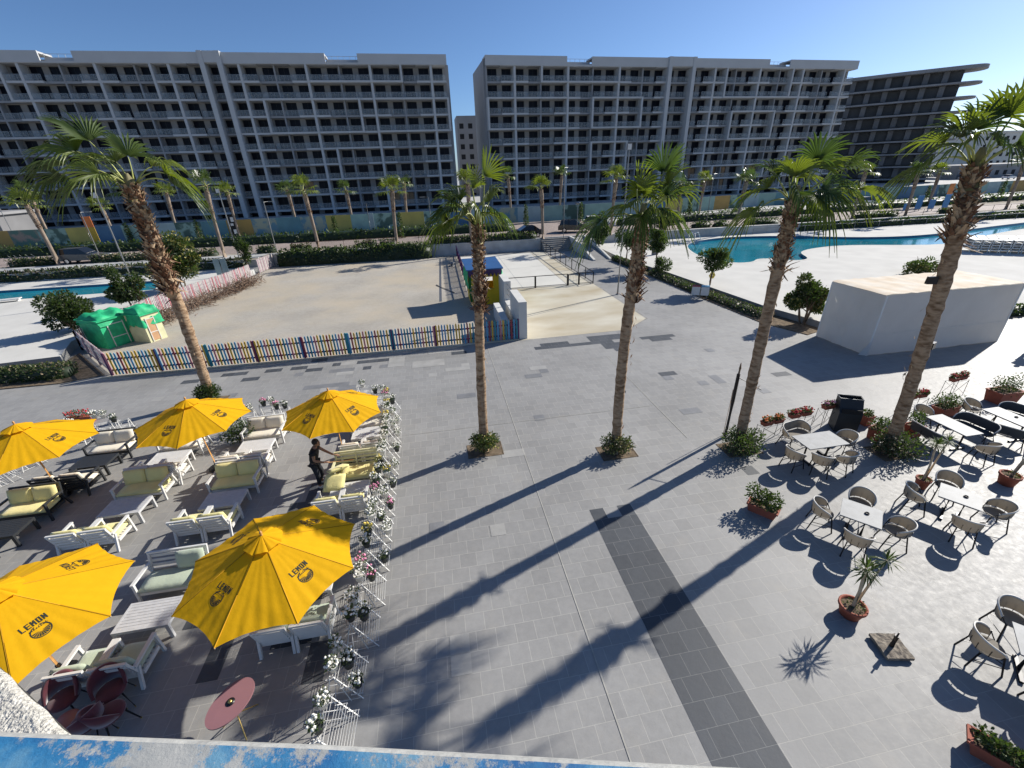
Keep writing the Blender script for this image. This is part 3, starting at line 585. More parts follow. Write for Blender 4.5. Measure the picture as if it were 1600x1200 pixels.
F4 = [(180, 80, .9, .5), (0, 66, 1.1, .5), (10, 52, 1.1, .9), (185, 30, 1.3, 1.4), (345, 62, .9, .8), (90, 80, .8, .7), (270, 60, .7, 1.4), (200, 60, .8, 1.3), (40, 55, 1.0, 1.1), (300, 50, .7, 1.5), (240, 50, .7, 1.5), (5, 76, 1.3, .3)]
F5 = [(180, 45, 1.1, 1.1), (188, 22, 1.2, 1.4), (150, 62, 1.0, .8), (100, 74, .9, .8), (20, 62, 1.2, .7), (0, 46, 1.6, .7), (350, 30, 1.7, 1.0), (230, 55, .8, 1.4), (290, 58, .8, 1.3), (330, 45, 1.1, 1.3), (60, 58, 1.1, 1.0), (210, 66, .9, .7), (265, 45, .9, 1.5), (10, 75, 1.2, .4)]
F6 = [(180, 32, 1.5, 1.4), (195, 50, 1.2, 1.1), (12, 62, 1.5, .15), (150, 70, 1.0, .7), (350, 40, 1.2, .3), (90, 78, 1.0, .6), (240, 60, .9, 1.2), (290, 62, .9, 1.3), (130, 55, 1.1, 1.0), (170, 60, 1.1, .9), (20, 75, 1.2, .3)]
big_palm('tall leftmost palm behind the yellow umbrellas, fronds blown to the left', PB[0], PT[0], .19, .24, .46, F1, 1, (-.35, 0, .05), 1.35, 1.35)
big_palm('slim palm nearest the painted booth, with narrow upright crown', PB[1], PT[1], .16, .14, .34, F3, 2, (-.10, 0, 0), .86, .75)
big_palm('tall palm standing in front of the cream court and its lamp post', PB[2], PT[2], .165, .155, .30, F4, 3, (.10, 0, 0), .92, .85)
big_palm('palm tied to the dark broken pole, with a wide bushy crown', PB[3], PT[3], .16, .16, .24, F5, 4, (.12, 0, 0), .98, .8)
big_palm('rightmost tall palm, in front of the white tent, floodlights on its trunk', PB[4], PT[4], .175, .185, .21, F6, 5, (0, 0, 0), .98, 1.1)
# planting squares at the palm feet
def shrub(name, label, cat, loc, R, n, size, seed, mats=('g1', 'g2', 'g3', 'g4'), group=None, lobes=5, flat=.7):
    rnd = random.Random(seed); t = thing(name, label, cat, loc, 0, group); mb = MB()
    for i in range(lobes):
        a = 6.28 * i / lobes + rnd.uniform(-.4, .4); k = rnd.uniform(.2, .62); rr = rnd.uniform(.4, .62)
        mb.leaves((math.cos(a) * R[0] * k, math.sin(a) * R[1] * k, R[2] * rnd.uniform(.3, .62)), (R[0] * rr, R[1] * rr, R[2] * rr * flat), n // lobes, size, rnd, tuple(range(len(mats))), .2)
    mb.build('foliage', list(mats), t); st = MB()
    for i in range(7):
        a = rnd.uniform(0, 6.28); st.tube([(0, 0, -.03), (math.cos(a) * R[0] * .35, math.sin(a) * R[1] * .35, R[2] * .6)], [.018, .006], 5)
    st.build('stems', 'bark', t); return t
for i, (p, rx, dsc, ms) in enumerate(((PB[1], .62, 'under the slim palm nearest the painted booth', ('g1', 'g2', 'g4', 'g5')), (PB[2], .55, 'under the palm in front of the cream court', ('g1', 'g2', 'dry', 'g5')), (PB[3], .85, 'under the palm tied to the broken pole', ('g1', 'g3', 'olive', 'olive')), (PB[4], .85, 'under the rightmost tall palm', ('g1', 'olive', 'dry', 'g3')), (PB[0], .55, 'under the leftmost tall palm, hidden by umbrellas', ('g1', 'g3', 'g2', 'g3')))):
    s = .62; struct('bed_soil', MB().prism([(p.x - s, p.y - s * .75), (p.x + s, p.y - s * .75), (p.x + s, p.y + s * .6), (p.x - s, p.y + s * .6)], -.02, .012).bx(p.x + s, p.x + s + .03, p.y - s * .75, p.y + s * .6, -.02, .02), 'soil')
    shrub('shrub', 'leafy low shrub ' + dsc, 'shrub', (p.x - .02, p.y - .15, 0), (rx * 1.12, rx * .85, .8 if i < 2 else .95), 2600 if i > 1 else 1900, .085, 30 + i, ms, 'shrubs at the feet of the tall palms', 7)
# terrace bush near the seating (behind the second umbrella)
p = G(372, 700); shrub('shrub', 'dense dark green bush among the cream sofas, right of the back yellow umbrella', 'shrub', (p.x - .1, p.y + .5, 0), (.75, .6, 1.0), 900, .09, 55, ('g1', 'g3', 'g1', 'g2'))
# floodlights and pole at the palms
def floodlight(label, p, rz):
    t = thing('floodlight', label, 'floodlight', p, rz); MB().box(0, 0, 0, .26, .10, .2, 0, 0, .9).build('housing', 'metal_black', t); MB().tube([(0, .05, -.02), (0, .2, -.06)], .015, 6).build('bracket', 'metal_black', t)
q = atY(1457, 540, PB[4].y - .05); floodlight('black floodlight clamped low on the right side of the rightmost palm', q, .4)
q = atY(1456, 438, PB[4].y); floodlight('black floodlight high on the left side of the rightmost palm, over the tent roof', q, -.3)
a, b = G(1133, 682), atY(1158, 567, G(1133, 682).y - .1)
t = thing('broken_pole', 'dark snapped wooden pole leaning beside the bushy palm', 'pole', a); v_ = b - a
mb = MB().tube([V(0, 0, 0), v_ * .5, v_ * .86], [.065, .06, .055], 8); mb.build('post', 'metal_black', t)
MB().tube([v_ * .84, v_ * .93 + V(.01, 0, 0), v_], [.05, .04, .012], 6).build('splintered_end', 'bark', t)
MB().tube([v_ * .82, PB[3] - a + V(.35, .0, v_.z * .75)], .018, 6).tube([v_ * .08, v_ * .08 + V(.35, 0, -.1)], .018, 6).build('brace', 'metal_black', t)
MB().tube([V(-.02, .1, 0), V(-.02, .1, 1.9)], .012, 5).build('cane', 'stick', t)
# ---------------------------------------------------------------- far palms
def small_palm_mesh(seed, H, R=1.5):
    rnd = random.Random(seed); tr = MB(); pts = [V(0, 0, 0)]; lean = rnd.uniform(-.25, .25)
    for i in range(1, 9): pts.append(V(lean * (i / 8) ** 2 * 1.5, 0, H * i / 8))
    tr.tube(pts, [.24, .2, .18, .18, .18, .19, .22, .27, .2], 8)
    bt = MB()
    for i in range(90):
        k = .62 + .38 * i / 90; a = i * 2.4; o = V(math.cos(a), math.sin(a), 0); s = V(-math.sin(a), math.cos(a), 0); p = V(lean * k * k * 1.5, 0, H * k) + o * .17
        bt.add([p - s * .1, p + s * .1, p + o * .12 + V(0, 0, .22)], [(0, 1, 2)], i % 3 == 0)
    cr = MB(); top = pts[-1]
    for j in range(13):
        az = j * 2.4 + rnd.uniform(-.2, .2); el = rad(rnd.choice((70, 55, 35, 15, -5))); d = V(math.cos(az) * math.cos(el), math.sin(az) * math.cos(el), math.sin(el))
        hub = top + d * R * .45 - V(.12, 0, 0); cr.tube([top, hub], [.03, .02], 4, 1)
        s, u, _ = basis(d)
        for q in range(11):
            th = rad(-100 + 20 * q); dr = (d * math.cos(th) + s * math.sin(th)).normalized(); sd_ = s * math.cos(th) - d * math.sin(th); L_ = R * .62 * (.75 + .25 * math.cos(th))
            m1 = hub + dr * L_ * .6; e = hub + dr * L_ - V(.15, 0, rnd.uniform(.2, .5)); cr.add([hub, m1 - sd_ * .08, e, m1 + sd_ * .08], [(0, 1, 2, 3)], 0)
    return tr, bt, cr
far = [(35, 322, 93, 415, 'leaning'), (45, 300, 85, 385, ''), (156, 325, 184, 378, ''), (203, 300, 238, 407, ''), (255, 303, 282, 374, ''), (325, 292, 352, 402, ''), (357, 302, 375, 372, ''), (446, 298, 467, 364, ''), (477, 298, 499, 391, ''), (541, 299, 554, 361, ''), (600, 300, 621, 385, ''), (629, 288, 638, 356, ''),
       (722, 290, 737, 380, ''), (787, 277, 799, 348, ''), (841, 297, 848, 373, ''), (872, 275, 874, 344, ''), (945, 282, 954, 367, ''), (1062, 290, 1057, 351, ''), (1097, 283, 1092, 335, ''), (1160, 285, 1150, 354, ''), (1348, 270, 1330, 343, ''), (1425, 272, 1414, 337, ''), (1462, 270, 1449, 322, ''), (1586, 255, 1571, 327, '')]
nearc = farc = 0
for i, (tx, ty, bx_, by_, _) in enumerate(far):
    b = G(bx_, by_, ZR); tp = atY(tx, ty, b.y); H = tp.z - ZR + .1; near = b.y < 62
    t = thing('palm_tree', '', 'palm tree', b, 0, 'street palms in front of the long apartment blocks')
    if near: nearc += 1; t['label'] = '%s street palm from the left in the row nearer the camera' % ORD[nearc - 1]
    else: farc += 1; t['label'] = '%s street palm from the left in the row along the painted hoarding' % ORD[farc - 1]
    tr, bt, cr = small_palm_mesh(100 + i, H, 2.0 if near else 1.9)
    tr.build('trunk', 'trunk_far', t); bt.build('old_leaf_bases', ['boot', 'boot_tip'], t); cr.build('crown', ['palm_leaf2' if i % 2 else 'palm_leaf', 'palm_rib'], t)
for i, (bx_, by_, ty) in enumerate(((82, 385, 352), (207, 380, 350), (315, 378, 345), (527, 372, 339), (628, 372, 334), (703, 366, 328), (822, 357, 322), (907, 346, 318), (1075, 344, 309), (1302, 322, 299), (1445, 315, 292), (1562, 308, 284))):
    b = G(bx_, by_, ZR); tp = atY(bx_, ty, b.y); H = tp.z - ZR; rnd = random.Random(i)
    t = thing('cypress_tree', '%s slim dark cypress from the left along the street' % ORD[i], 'cypress', b, 0, 'slim cypresses along the street')
    MB().tube([(0, 0, 0), (0, 0, H * .8)], [.08, .03], 6).build('trunk', 'bark', t); mb = MB()
    for j in range(7): k = (j + .6) / 7; mb.leaves((0, 0, H * k), (.42 * (1.15 - k * .75), .42 * (1.15 - k * .75), H / 8), 90, .2, rnd, (0, 1), .3)
    mb.build('foliage', ['g3', 'g1'], t)
# ---------------------------------------------------------------- hedges
def hedge(label, a, b, w_, h, z, seed, dens=26, size=.16, mats=('g1', 'g3', 'g2'), name='hedge', rough_=.15):
    rnd = random.Random(seed); a, b = V(*a, 0), V(*b, 0); d = (b - a); L_ = d.length; d.normalize(); s = V(-d.y, d.x, 0); mb = MB(); nx = max(2, int(L_ / 1.2))
    t = thing(name, label, 'hedge', (a.x, a.y, z)); core = MB(); vs = []; prof = ((-.36, 0), (-.38, .5), (-.26, .76), (0, .82), (.26, .76), (.38, .5), (.36, 0))
    for i in range(nx + 1):
        e = 1 if 0 < i < nx else .75
        for u, v in prof: vs.append(d * (L_ * i / nx) + s * (u * w_ * e * rnd.uniform(1 - rough_, 1 + rough_)) + V(0, 0, v * h * e * rnd.uniform(1 - rough_, 1 + rough_)))
    k = len(prof); fs = [(i * k + j, (i + 1) * k + j, (i + 1) * k + j + 1, i * k + j + 1) for i in range(nx) for j in range(k - 1)] + [tuple(range(k)), tuple(range(nx * k, nx * k + k))[::-1]]
    core.add(vs, fs, 0, True); core.build('hedge_body', 'g3', t)
    for _ in range(int(L_ * dens * 1.35)):
        x = rnd.uniform(0, L_); a_ = rnd.uniform(0, math.pi); o = s * (math.cos(a_) * w_ * .48) + V(0, 0, (.12 + .85 * abs(math.sin(a_))) * h); nrm_ = (s * math.cos(a_) + V(0, 0, math.sin(a_))).normalized()
        o *= rnd.uniform(.85, 1.1); dd = (nrm_ * .8 + V(rnd.gauss(0, .6), rnd.gauss(0, .6), rnd.gauss(0, .6))).normalized(); z_ = size * rnd.uniform(.6, 1.5)
        mb.leaf(d * x + o, dd, V(rnd.gauss(0, 1), rnd.gauss(0, 1), rnd.gauss(0, 1)), z_, z_ * .6, rnd.randrange(len(mats)))
    mb.build('leaves', list(mats), t); return t
hedge('long clipped hedge on the far side of the street, left half', (-75, 66.2), (11, 64.6), 2.0, 1.15, ZR, 1, 24, .3)
hedge('long clipped hedge on the far side of the street, right of the parked cars', (27, 63.6), (75, 66.4), 2.0, 1.15, ZR, 2, 24, .3)
hedge('clipped hedge on the far side of the street at the far right edge', (76, 66.8), (150, 71), 2.0, 1.1, ZR, 3, 16, .35)
hedge('leafy green hedge hanging over the back wall of the sandy play yard', (-17.9, 54.15), (-.5, 53.9), 1.5, 1.75, 0, 4, 150, .22, ('g3', 'g1', 'olive', 'g2'), rough_=.3)
hedge('trailing hedge along the wall top behind the painted booth', (-.3, 55.0), (12.6, 55.0), 1.1, .75, ZR, 5, 110, .22, ('g3', 'g1', 'dry', 'olive'), rough_=.35)
hedge('low green hedge between the left pool deck and the footpath', (-58, 52.0), (-20.3, 52.0), 1.1, .95, .55, 6, 90, .2, ('g2', 'g1', 'olive', 'dry'), rough_=.3)
hedge('low shrubby hedge in the bed below the left pool deck', (-33, 24.55), (-19.6, 24.35), 1.2, .75, 0, 7, 330, .11, ('g1', 'olive', 'g3', 'g4', 'g1', 'dry'), rough_=.35)
hedge('dark hedge against the long wall behind the pool, in two tones of green', (49.5, 54.05), (95, 54.05), .7, .85, .4, 8, 60, .2, ('g3', 'g1', 'g3'), rough_=.2)
hedge('scrubby bed of low plants along the right pool deck wall', (19.65, 37.5), (20.5, 23.2), 1.2, .36, 0, 9, 260, .12, ('olive', 'dry', 'g1', 'dry', 'olive'), rough_=.4)
hedge('scrubby low plants between the ramp and the right pool deck', (19.05, 45.0), (19.45, 38.6), .9, .45, 0, 10, 200, .14, ('olive', 'g1', 'dry'), rough_=.4)
hedge('low plants in the bed right of the white tent', (31, 20.0), (60, 20.0), .8, .6, 0, 11, 160, .12, ('g1', 'g2', 'g3', 'g4'), rough_=.3)
rb = random.Random(5); nb2 = 0
for x0, x1, y in ((-46, -41.5, 56.6), (-37.8, -34.3, 56.2), (-34, -31.9, 56.1), (-27.5, -25, 56.3), (-20.5, -18.5, 56), (-16.8, -14.5, 56), (-9.5, -7, 56.0), (-6.6, -4.8, 56), (-.5, 1.5, 56), (37.5, 39.5, 55.8), (34.5, 37, 55.9), (42.5, 47, 55.8), (50.3, 54.3, 55.8), (60, 66.5, 56), (74.5, 80, 56), (89, 96, 56)):
    nb2 += 1; hedge('%s low bushy clump from the left on the near verge of the street' % ORD[nb2 - 1], (x0, y), (x1, y + rb.uniform(-.2, .2)), 1.1, .75, ZR, 40 + nb2, 90, .2, ('olive', 'dry', 'g1', 'g3') if x0 < 30 else ('g3', 'g1', 'g3'), rough_=.35)['group'] = 'low bushes on the street verge'
# ---------------------------------------------------------------- broadleaf trees
def tree(name, label, loc, H, R, hz, n, size, seed, mats=('g1', 'g2', 'g3', 'g4'), stems=1, lobes=11, trunk_r=.07, group=None):
    rnd = random.Random(seed); t = thing(name, label, 'tree', loc, 0, group); mb = MB(); tr = MB(); cz = H - R[2]
    for s in range(stems):
        a = 6.28 * s / max(1, stems); bx_ = .12 * (stems > 1); b0 = V(math.cos(a) * bx_, math.sin(a) * bx_, 0); b1 = V(math.cos(a) * bx_ * 3, math.sin(a) * bx_ * 3, hz + .2)
        tr.tube([b0, (b0 + b1) / 2 + V(rnd.uniform(-.06, .06), 0, 0), b1], [trunk_r * 1.2, trunk_r, trunk_r * .8], 8)
        for j in range(6): aa = rnd.uniform(0, 6.28); tr.tube([b1, b1 + V(math.cos(aa) * R[0] * .5, math.sin(aa) * R[1] * .5, R[2] * rnd.uniform(.2, 1.2))], [trunk_r * .6, .012], 5)
    tr.build('trunk', 'bark', t)
    for i in range(lobes):
        d = V(rnd.gauss(0, 1), rnd.gauss(0, 1), rnd.gauss(0, 1)).normalized(); k = rnd.uniform(.35, .86); rr = rnd.uniform(.22, .46)
        mb.leaves((d.x * R[0] * k, d.y * R[1] * k, cz + d.z * R[2] * k), (R[0] * rr, R[1] * rr, R[2] * rr), int(n * 1.7) // lobes, size * 1.12, rnd, tuple(range(len(mats))), .3)
    mb.leaves((0, 0, cz), (R[0] * .55, R[1] * .55, R[2] * .55), n // 5, size * 1.2, rnd, (0, 2), .3)
    mb.build('crown', list(mats), t); return t
tree('standard_tree', 'small round-headed tree on a thin trunk in front of the blue pool', (21.0, 30.4, 0), 3.35, (1.2, 1.2, 1.05), 1.3, 2600, .14, 1)
tree('standard_tree', 'round-headed tree with a bush at its foot, left of the blue pool', (20.3, 38.2, 0), 4.0, (1.35, 1.3, 1.15), 1.7, 2200, .16, 2)
tree('standard_tree', 'dark round tree half hidden behind the palm in front of the court', (18.9, 41.6, 0), 4.0, (1.3, 1.2, 1.3), 1.3, 1600, .17, 3, ('g3', 'g1', 'g3', 'g2'))
tree('tree', 'bushy conical evergreen beside the top of the ramp', (19.3, 50.6, 0), 4.3, (1.5, 1.4, 2.0), .5, 2400, .18, 4, ('g3', 'g1', 'g1', 'g2'))
tree('tree', 'rounded dark tree by the retaining wall at the near end of the blue pool', (28.9, 53.3, .4), 3.3, (1.5, 1.3, 1.2), .8, 1600, .18, 5, ('g3', 'g1', 'g3'))
tree('tree', 'large bushy tree with yellow tinged leaves between the bushy palm and the white tent', (21.7, 21.7, 0), 3.3, (1.25, 1.15, 1.45), .7, 3800, .14, 6, ('g1', 'g2', 'g3', 'g4', 'g5'), 3)
tree('shrub', 'dark bush growing at the foot of the round-headed tree left of the pool', (20.0, 36.4, 0), 1.9, (.85, .8, .9), .3, 900, .14, 7, ('g3', 'g1', 'g2'))
tree('shrub', 'leafy shrub on the pool deck behind the white tent', (38.6, 28.9, .4), 1.35, (1.9, 1.2, .8), .2, 1400, .16, 8, ('g1', 'g2', 'g4', 'g5'))
tree('tree', 'big dark bushy tree left of the green wrapped playhouse', (-23.6, 31.4, 0), 3.5, (1.7, 1.5, 1.6), .6, 4200, .16, 9, ('g3', 'g1', 'g3', 'olive'), 3)
tree('tree', 'dark tree behind the green wrapped playhouse, left of the lamp post', (-23.0, 36.5, 0), 3.6, (1.5, 1.3, 1.5), .8, 2200, .17, 10, ('g3', 'g1', 'olive', 'g1'), 2)
tree('tree', 'large spreading tree by the left pool, partly hidden by the leftmost palm', (-22.6, 42.5, 0), 5.0, (2.6, 2.2, 2.2), .8, 4600, .2, 11, ('g1', 'g2', 'g3', 'g4', 'g5'), 3)
tree('standard_tree', 'narrow tree standing in the gap of the pink picket fence', (-20.2, 51.3, 0), 4.0, (.9, .9, 1.6), 1.0, 1300, .17, 12, ('g1', 'g2', 'g3'))
# ---------------------------------------------------------------- picket fences
def picket_fence(label, pts, h, pal_, pitch, w_, post_every, post_m, rail_m, seed, pointed=True, dx=0):
    t = thing('picket_fence', label, 'fence', (0, 0, 0)); rnd = random.Random(seed); k = 0
    for (x0, y0), (x1, y1) in zip(pts, pts[1:]):
        a, b = V(x0, y0, 0), V(x1, y1, 0); L_ = (b - a).length; d = (b - a).normalized(); nrm_ = V(d.y, -d.x, 0); nseg = max(1, round(L_ / post_every))
        for s in range(nseg):
            p0 = a + d * L_ * s / nseg; p1 = a + d * L_ * (s + 1) / nseg; MB().beam(p0 + V(0, 0, .04) + nrm_ * .0, p0 + V(0, 0, h - .05), .09, .09, up=V(0, 1, 0)).build('post', post_m[(s + k) % len(post_m)], t)
            mb = MB(); n_ = int((p1 - p0).length / pitch)
            for z in (.32, h - .38): mb.beam(p0 + d * .05 - nrm_ * .0 + V(0, 0, z), p1 - d * .05 + V(0, 0, z), .045, .085, len(pal_))
            for i in range(n_):
                c = p0 + d * ((i + .5) * (p1 - p0).length / n_) + nrm_ * .037; hh = h + rnd.uniform(-.03, .03); k += 1; m_ = k % len(pal_) if rnd.random() < .8 else rnd.randrange(len(pal_))
                q = d * (w_ / 2); f_ = nrm_ * .012; P = [c - q + V(0, 0, .07), c + q + V(0, 0, .07), c + q + V(0, 0, hh - .09), c + V(0, 0, hh), c - q + V(0, 0, hh - .09)]
                mb.add([v - f_ for v in P] + [v + f_ for v in P], [(4, 3, 2, 1, 0), (5, 6, 7, 8, 9)] + [(j, (j + 1) % 5, 5 + (j + 1) % 5, 5 + j) for j in range(5)], m_)
            mb.build('fence_panel', list(pal_) + [rail_m], t)
        MB().beam(b + V(0, 0, .04), b + V(0, 0, h - .05), .09, .09, up=V(0, 1, 0)).build('post', post_m[0], t)
picket_fence('multicoloured picket fence along the front of the sandy play yard', [(-17.45, 23.75), (4.3, 23.62)], 1.32, ('p_blue', 'p_pink', 'p_yellow', 'p_teal', 'p_blue', 'p_red', 'p_yellow', 'p_teal'), .152, .085, 2.35, ('p_purple', 'p_purple', 'p_teal'), 'p_purple', 3)
picket_fence('pale pink picket fence running back from the left corner of the play yard', [(-17.6, 23.95), (-21.9, 28.6), (-22.0, 36), (-20.2, 43), (-19.15, 48.8)], 1.3, ('p_dull', 'p_mauve', 'p_pale', 'p_pink', 'p_dull', 'p_pale'), .14, .09, 2.2, ('p_mauve',), 'p_dull', 4)
picket_fence('short pink picket fence at the far left corner by the hedge', [(-18.9, 50.6), (-18.5, 54.2)], 1.5, ('p_pale', 'p_mauve', 'p_pale'), .2, .12, 1.9, ('p_pale',), 'p_pale', 5)
picket_fence('dark picket fence seen end on, between the play yard and the rear court', [(2.35, 34.2), (2.3, 38), (2.45, 53.6)], 1.3, ('p_purple', 'p_lilac', 'p_blue', 'p_red'), .18, .1, 2.4, ('p_purple',), 'p_purple', 6)
# brushwood
t = thing('brushwood_fence', 'long brown heap of dry branches leaning along the left side of the play yard', 'brushwood', (0, 0, 0)); rnd = random.Random(8); mb = MB()
path = [(-20.4, 29.8), (-19.8, 34), (-19.1, 38), (-18.1, 42.2), (-17.6, 45.4)]
for i in range(1500):
    s = rnd.random() * (len(path) - 1.001); j = int(s); f = s - j; x = path[j][0] * (1 - f) + path[j + 1][0] * f; y = path[j][1] * (1 - f) + path[j + 1][1] * f
    p = V(x + rnd.gauss(0, .42), y + rnd.gauss(0, .25), rnd.uniform(0, .75) * (1 - .0)); d = V(rnd.gauss(0, .8), rnd.gauss(0, .6), rnd.gauss(.35, .5)).normalized(); L_ = rnd.uniform(.25, .8)
    q = p + d * L_; q.z = max(q.z, .03); mb.tube([p, (p + q) / 2 + V(rnd.gauss(0, .03), 0, rnd.gauss(0, .03)), q], [.026, .02, .008], 4, 0, cap=False)
mb.build('branches', 'stick', t)
# playhouses and tarpaulins
def playhouse(label, x0, x1, y0, y1, h, m, rz=0):
    t = thing('playhouse', label, 'playhouse', ((x0 + x1) / 2, (y0 + y1) / 2, 0), rz); w_, d_ = (x1 - x0) / 2, (y1 - y0) / 2
    mb = MB().bx(-w_, w_, -d_, -d_ + .06, 0, h).bx(-w_, w_, d_ - .06, d_, 0, h).bx(-w_, -w_ + .06, -d_ + .061, d_ - .061, 0, h).bx(w_ - .06, w_, -d_ + .061, d_ - .061, 0, h); mb.build('wall', m, t)
    MB().prism([(-w_ - .1, -d_ - .1), (w_ + .1, -d_ - .1), (w_ + .1, d_ + .1), (-w_ - .1, d_ + .1)], h + .001, h + .08).build('roof', 'tarp', t)
    dm = 'brown_board' if m != 'tarp' else 'tarp'; f = MB().bx(w_ + .002, w_ + .03, -d_ * .6, d_ * .2, .1, h - .3); f.build('door', dm, t); fr = MB()
    for y in (-d_ * .6 - .05, d_ * .2): fr.bx(w_ + .031, w_ + .05, y, y + .05, .05, h - .2)
    for z in (.6, h - .3): fr.bx(w_ + .031, w_ + .05, -d_ * .6, d_ * .2, z, z + .05)
    fr.build('door_frame', 'court_white', t); return t
playhouse('playhouse wrapped in green sheeting, left of the pair', -21.6, -19.7, 28.7, 30.7, 1.7, 'tarp', -.5)
playhouse('cream boarded playhouse with a brown door, right of the pair', -19.4, -18.0, 29.2, 30.3, 1.75, 'cream_board', -.45)
def tarp_cover(label, cx_, cy_, w_, d_, z, drop, seed, front):
    rnd = random.Random(seed); t = thing('tarpaulin', label, 'tarpaulin', (cx_, cy_, 0), -.47); mb = MB(); n_ = 18; vs = []
    import mathutils
    for i in range(n_ + 1):
        for j in range(n_ + 1):
            u = (i / n_ - .5) * 2; v = (j / n_ - .5) * 2; x = u * w_ * .75; y = v * d_ * .75; e = max(abs(u), abs(v) * (front if v < 0 else 1)); nz = mathutils.noise.noise(V(x * 2.3, y * 2.3, seed)) 
            zz = z + .12 + .22 * nz + .2 * (1 - e); 
            if e > .72: k = (e - .72) / .28; zz -= k * drop * (1 + .5 * nz); x *= 1 - .1 * k; y *= 1 - .1 * k
            vs.append(V(x + .08 * nz, y + .08 * nz, zz))
    fs = [(i * (n_ + 1) + j, (i + 1) * (n_ + 1) + j, (i + 1) * (n_ + 1) + j + 1, i * (n_ + 1) + j + 1) for i in range(n_) for j in range(n_)]
    mb.add(vs, fs, 0, True); mb.build('cover', 'tarp', t); return t
tarp_cover('crumpled green tarpaulin on the roof of the left playhouse', -20.65, 29.7, 1.45, 1.55, 1.78, .5, 2, .9)
tarp_cover('crumpled green tarpaulin tied over the cream playhouse', -18.7, 29.8, 1.15, 1.05, 1.95, 1.0, 5, 1.0)
# painted booth
t = thing('booth', 'painted booth with blue roof, yellow front, purple zigzag valance and green drapes', 'booth', (3.3, 32.6, 0), rad(2))
mb = MB(); fx = 1.05
mb.bx(-fx, -.55, -1.15, -1.07, .05, 2.6).bx(.62, fx, -1.15, -1.07, .05, 2.6).bx(-.549, .619, -1.15, -1.07, .05, 1.15).bx(-.549, .619, -1.15, -1.07, 2.1, 2.6).bx(-fx, -fx + .07, -1.069, 1.5, .05, 2.6).bx(fx - .07, fx, -1.069, 1.5, .05, 2.6).bx(-fx, fx, 1.501, 1.56, .05, 1.2)
mb.build('wall', 'kiosk_yellow', t)
mb = MB(); mb.add([(-1.35, -1.4, 2.66), (1.35, -1.4, 2.66), (1.35, 1.8, 2.92), (-1.35, 1.8, 2.92), (-1.35, -1.4, 2.74), (1.35, -1.4, 2.74), (1.35, 1.8, 3.0), (-1.35, 1.8, 3.0)], [(3, 2, 1, 0), (4, 5, 6, 7), (0, 1, 5, 4), (1, 2, 6, 5), (2, 3, 7, 6), (3, 0, 4, 7)]); mb.build('roof', 'kiosk_blue', t)
mb = MB(); nz = 9
for i in range(nz): x0 = -1.25 + 2.5 * i / nz; x1 = -1.25 + 2.5 * (i + 1) / nz; mb.add([(x0, -1.36, 2.65), (x1, -1.36, 2.65), (x1, -1.36, 2.42), ((x0 + x1) / 2, -1.36, 2.12), (x0, -1.36, 2.42), (x0, -1.33, 2.65), (x1, -1.33, 2.65), (x1, -1.33, 2.42), ((x0 + x1) / 2, -1.33, 2.12), (x0, -1.33, 2.42)], [(0, 4, 3, 2, 1), (5, 6, 7, 8, 9), (2, 3, 8, 7), (3, 4, 9, 8)])
mb.build('valance', 'kiosk_purple', t)
for s in (-1, 1):
    mb = MB(); vs = []
    for i in range(9):
        x = s * (1.02 + .2 * i / 8); y = -1.25 + .06 * (i % 2); vs += [V(x, y, 2.6), V(x * 1.03, y - .03, 1.5), V(x - s * .05 * i / 8, y, .08)]
    fs = [(3 * i + j, 3 * i + j + 1, 3 * i + j + 4, 3 * i + j + 3) for i in range(8) for j in range(2)]; mb.add(vs, fs, 0, True); mb.build('green_drape', 'kiosk_green', t)
    mb = MB(); vs = []
    for i in range(13):
        y = -1.2 + 2.2 * i / 12; x = s * (1.2 + .1 * (i % 2)); vs += [V(x, y, 2.7), V(x * 1.08, y, 2.0), V(x * .98, y, 1.3)]
    mb.add(vs, [(3 * i + j, 3 * i + j + 1, 3 * i + j + 4, 3 * i + j + 3) for i in range(12) for j in range(2)], 0, True); mb.build('side_net', 'tarp', t)
MB().bx(-.5, .6, -1.3, -.9, 1.16, 1.22).build('counter', 'kiosk_yellow', t)
# leaning pole on yard floor, wheel-like reel, folded chair
a, b = G(682, 446), G(710, 458); mb = MB().tube([(a.x, a.y, .05), (b.x, b.y, .05)], .04, 6); tag(mb.build('metal_pole', 'metal_grey'), 'grey metal pole lying on the yard floor beside the channel', 'pole')
p = G(706, 416); t = thing('cable_reel', 'small dark reel lying by the yard fence', 'reel', (p.x, p.y, 0)); MB().lathe([(.0, .0), (.35, .0), (.35, .06), (.12, .07), (.12, .3), (.35, .31), (.35, .37), (0, .37)], 16).build('drum', 'metal_grey', t)
# railings round the rear court
def railing(label, pts, h, every, post_w, name='metal_railing', gate=None, m='metal_black', infill=None):
    t = thing(name, label, 'railing', (0, 0, 0))
    for (x0, y0), (x1, y1) in zip(pts, pts[1:]):
        a, b = V(x0, y0, 0), V(x1, y1, 0); L_ = (b - a).length; n_ = max(1, round(L_ / every)); z0 = a.copy()
        MB().beam(a + V(0, 0, h), b + V(0, 0, h), .05, .05).build('top_rail', m, t); MB().beam(a + V(0, 0, .12), b + V(0, 0, .12), .04, .04).build('bottom_rail', m, t)
        for i in range(n_ + 1):
            p = a + (b - a) * i / n_; MB().beam(p, p + V(0, 0, h - .03), post_w, post_w, up=V(0, 1, 0)).build('post', m, t)
        if infill:
            mb = MB(); k = int(L_ / .12)
            for i in range(k): p = a + (b - a) * (i + .5) / k; mb.beam(p + V(0, 0, .15), p + V(0, 0, h - .03), .012, .012, up=V(0, 1, 0))
            mb.build('wire_infill', infill, t)
    return t
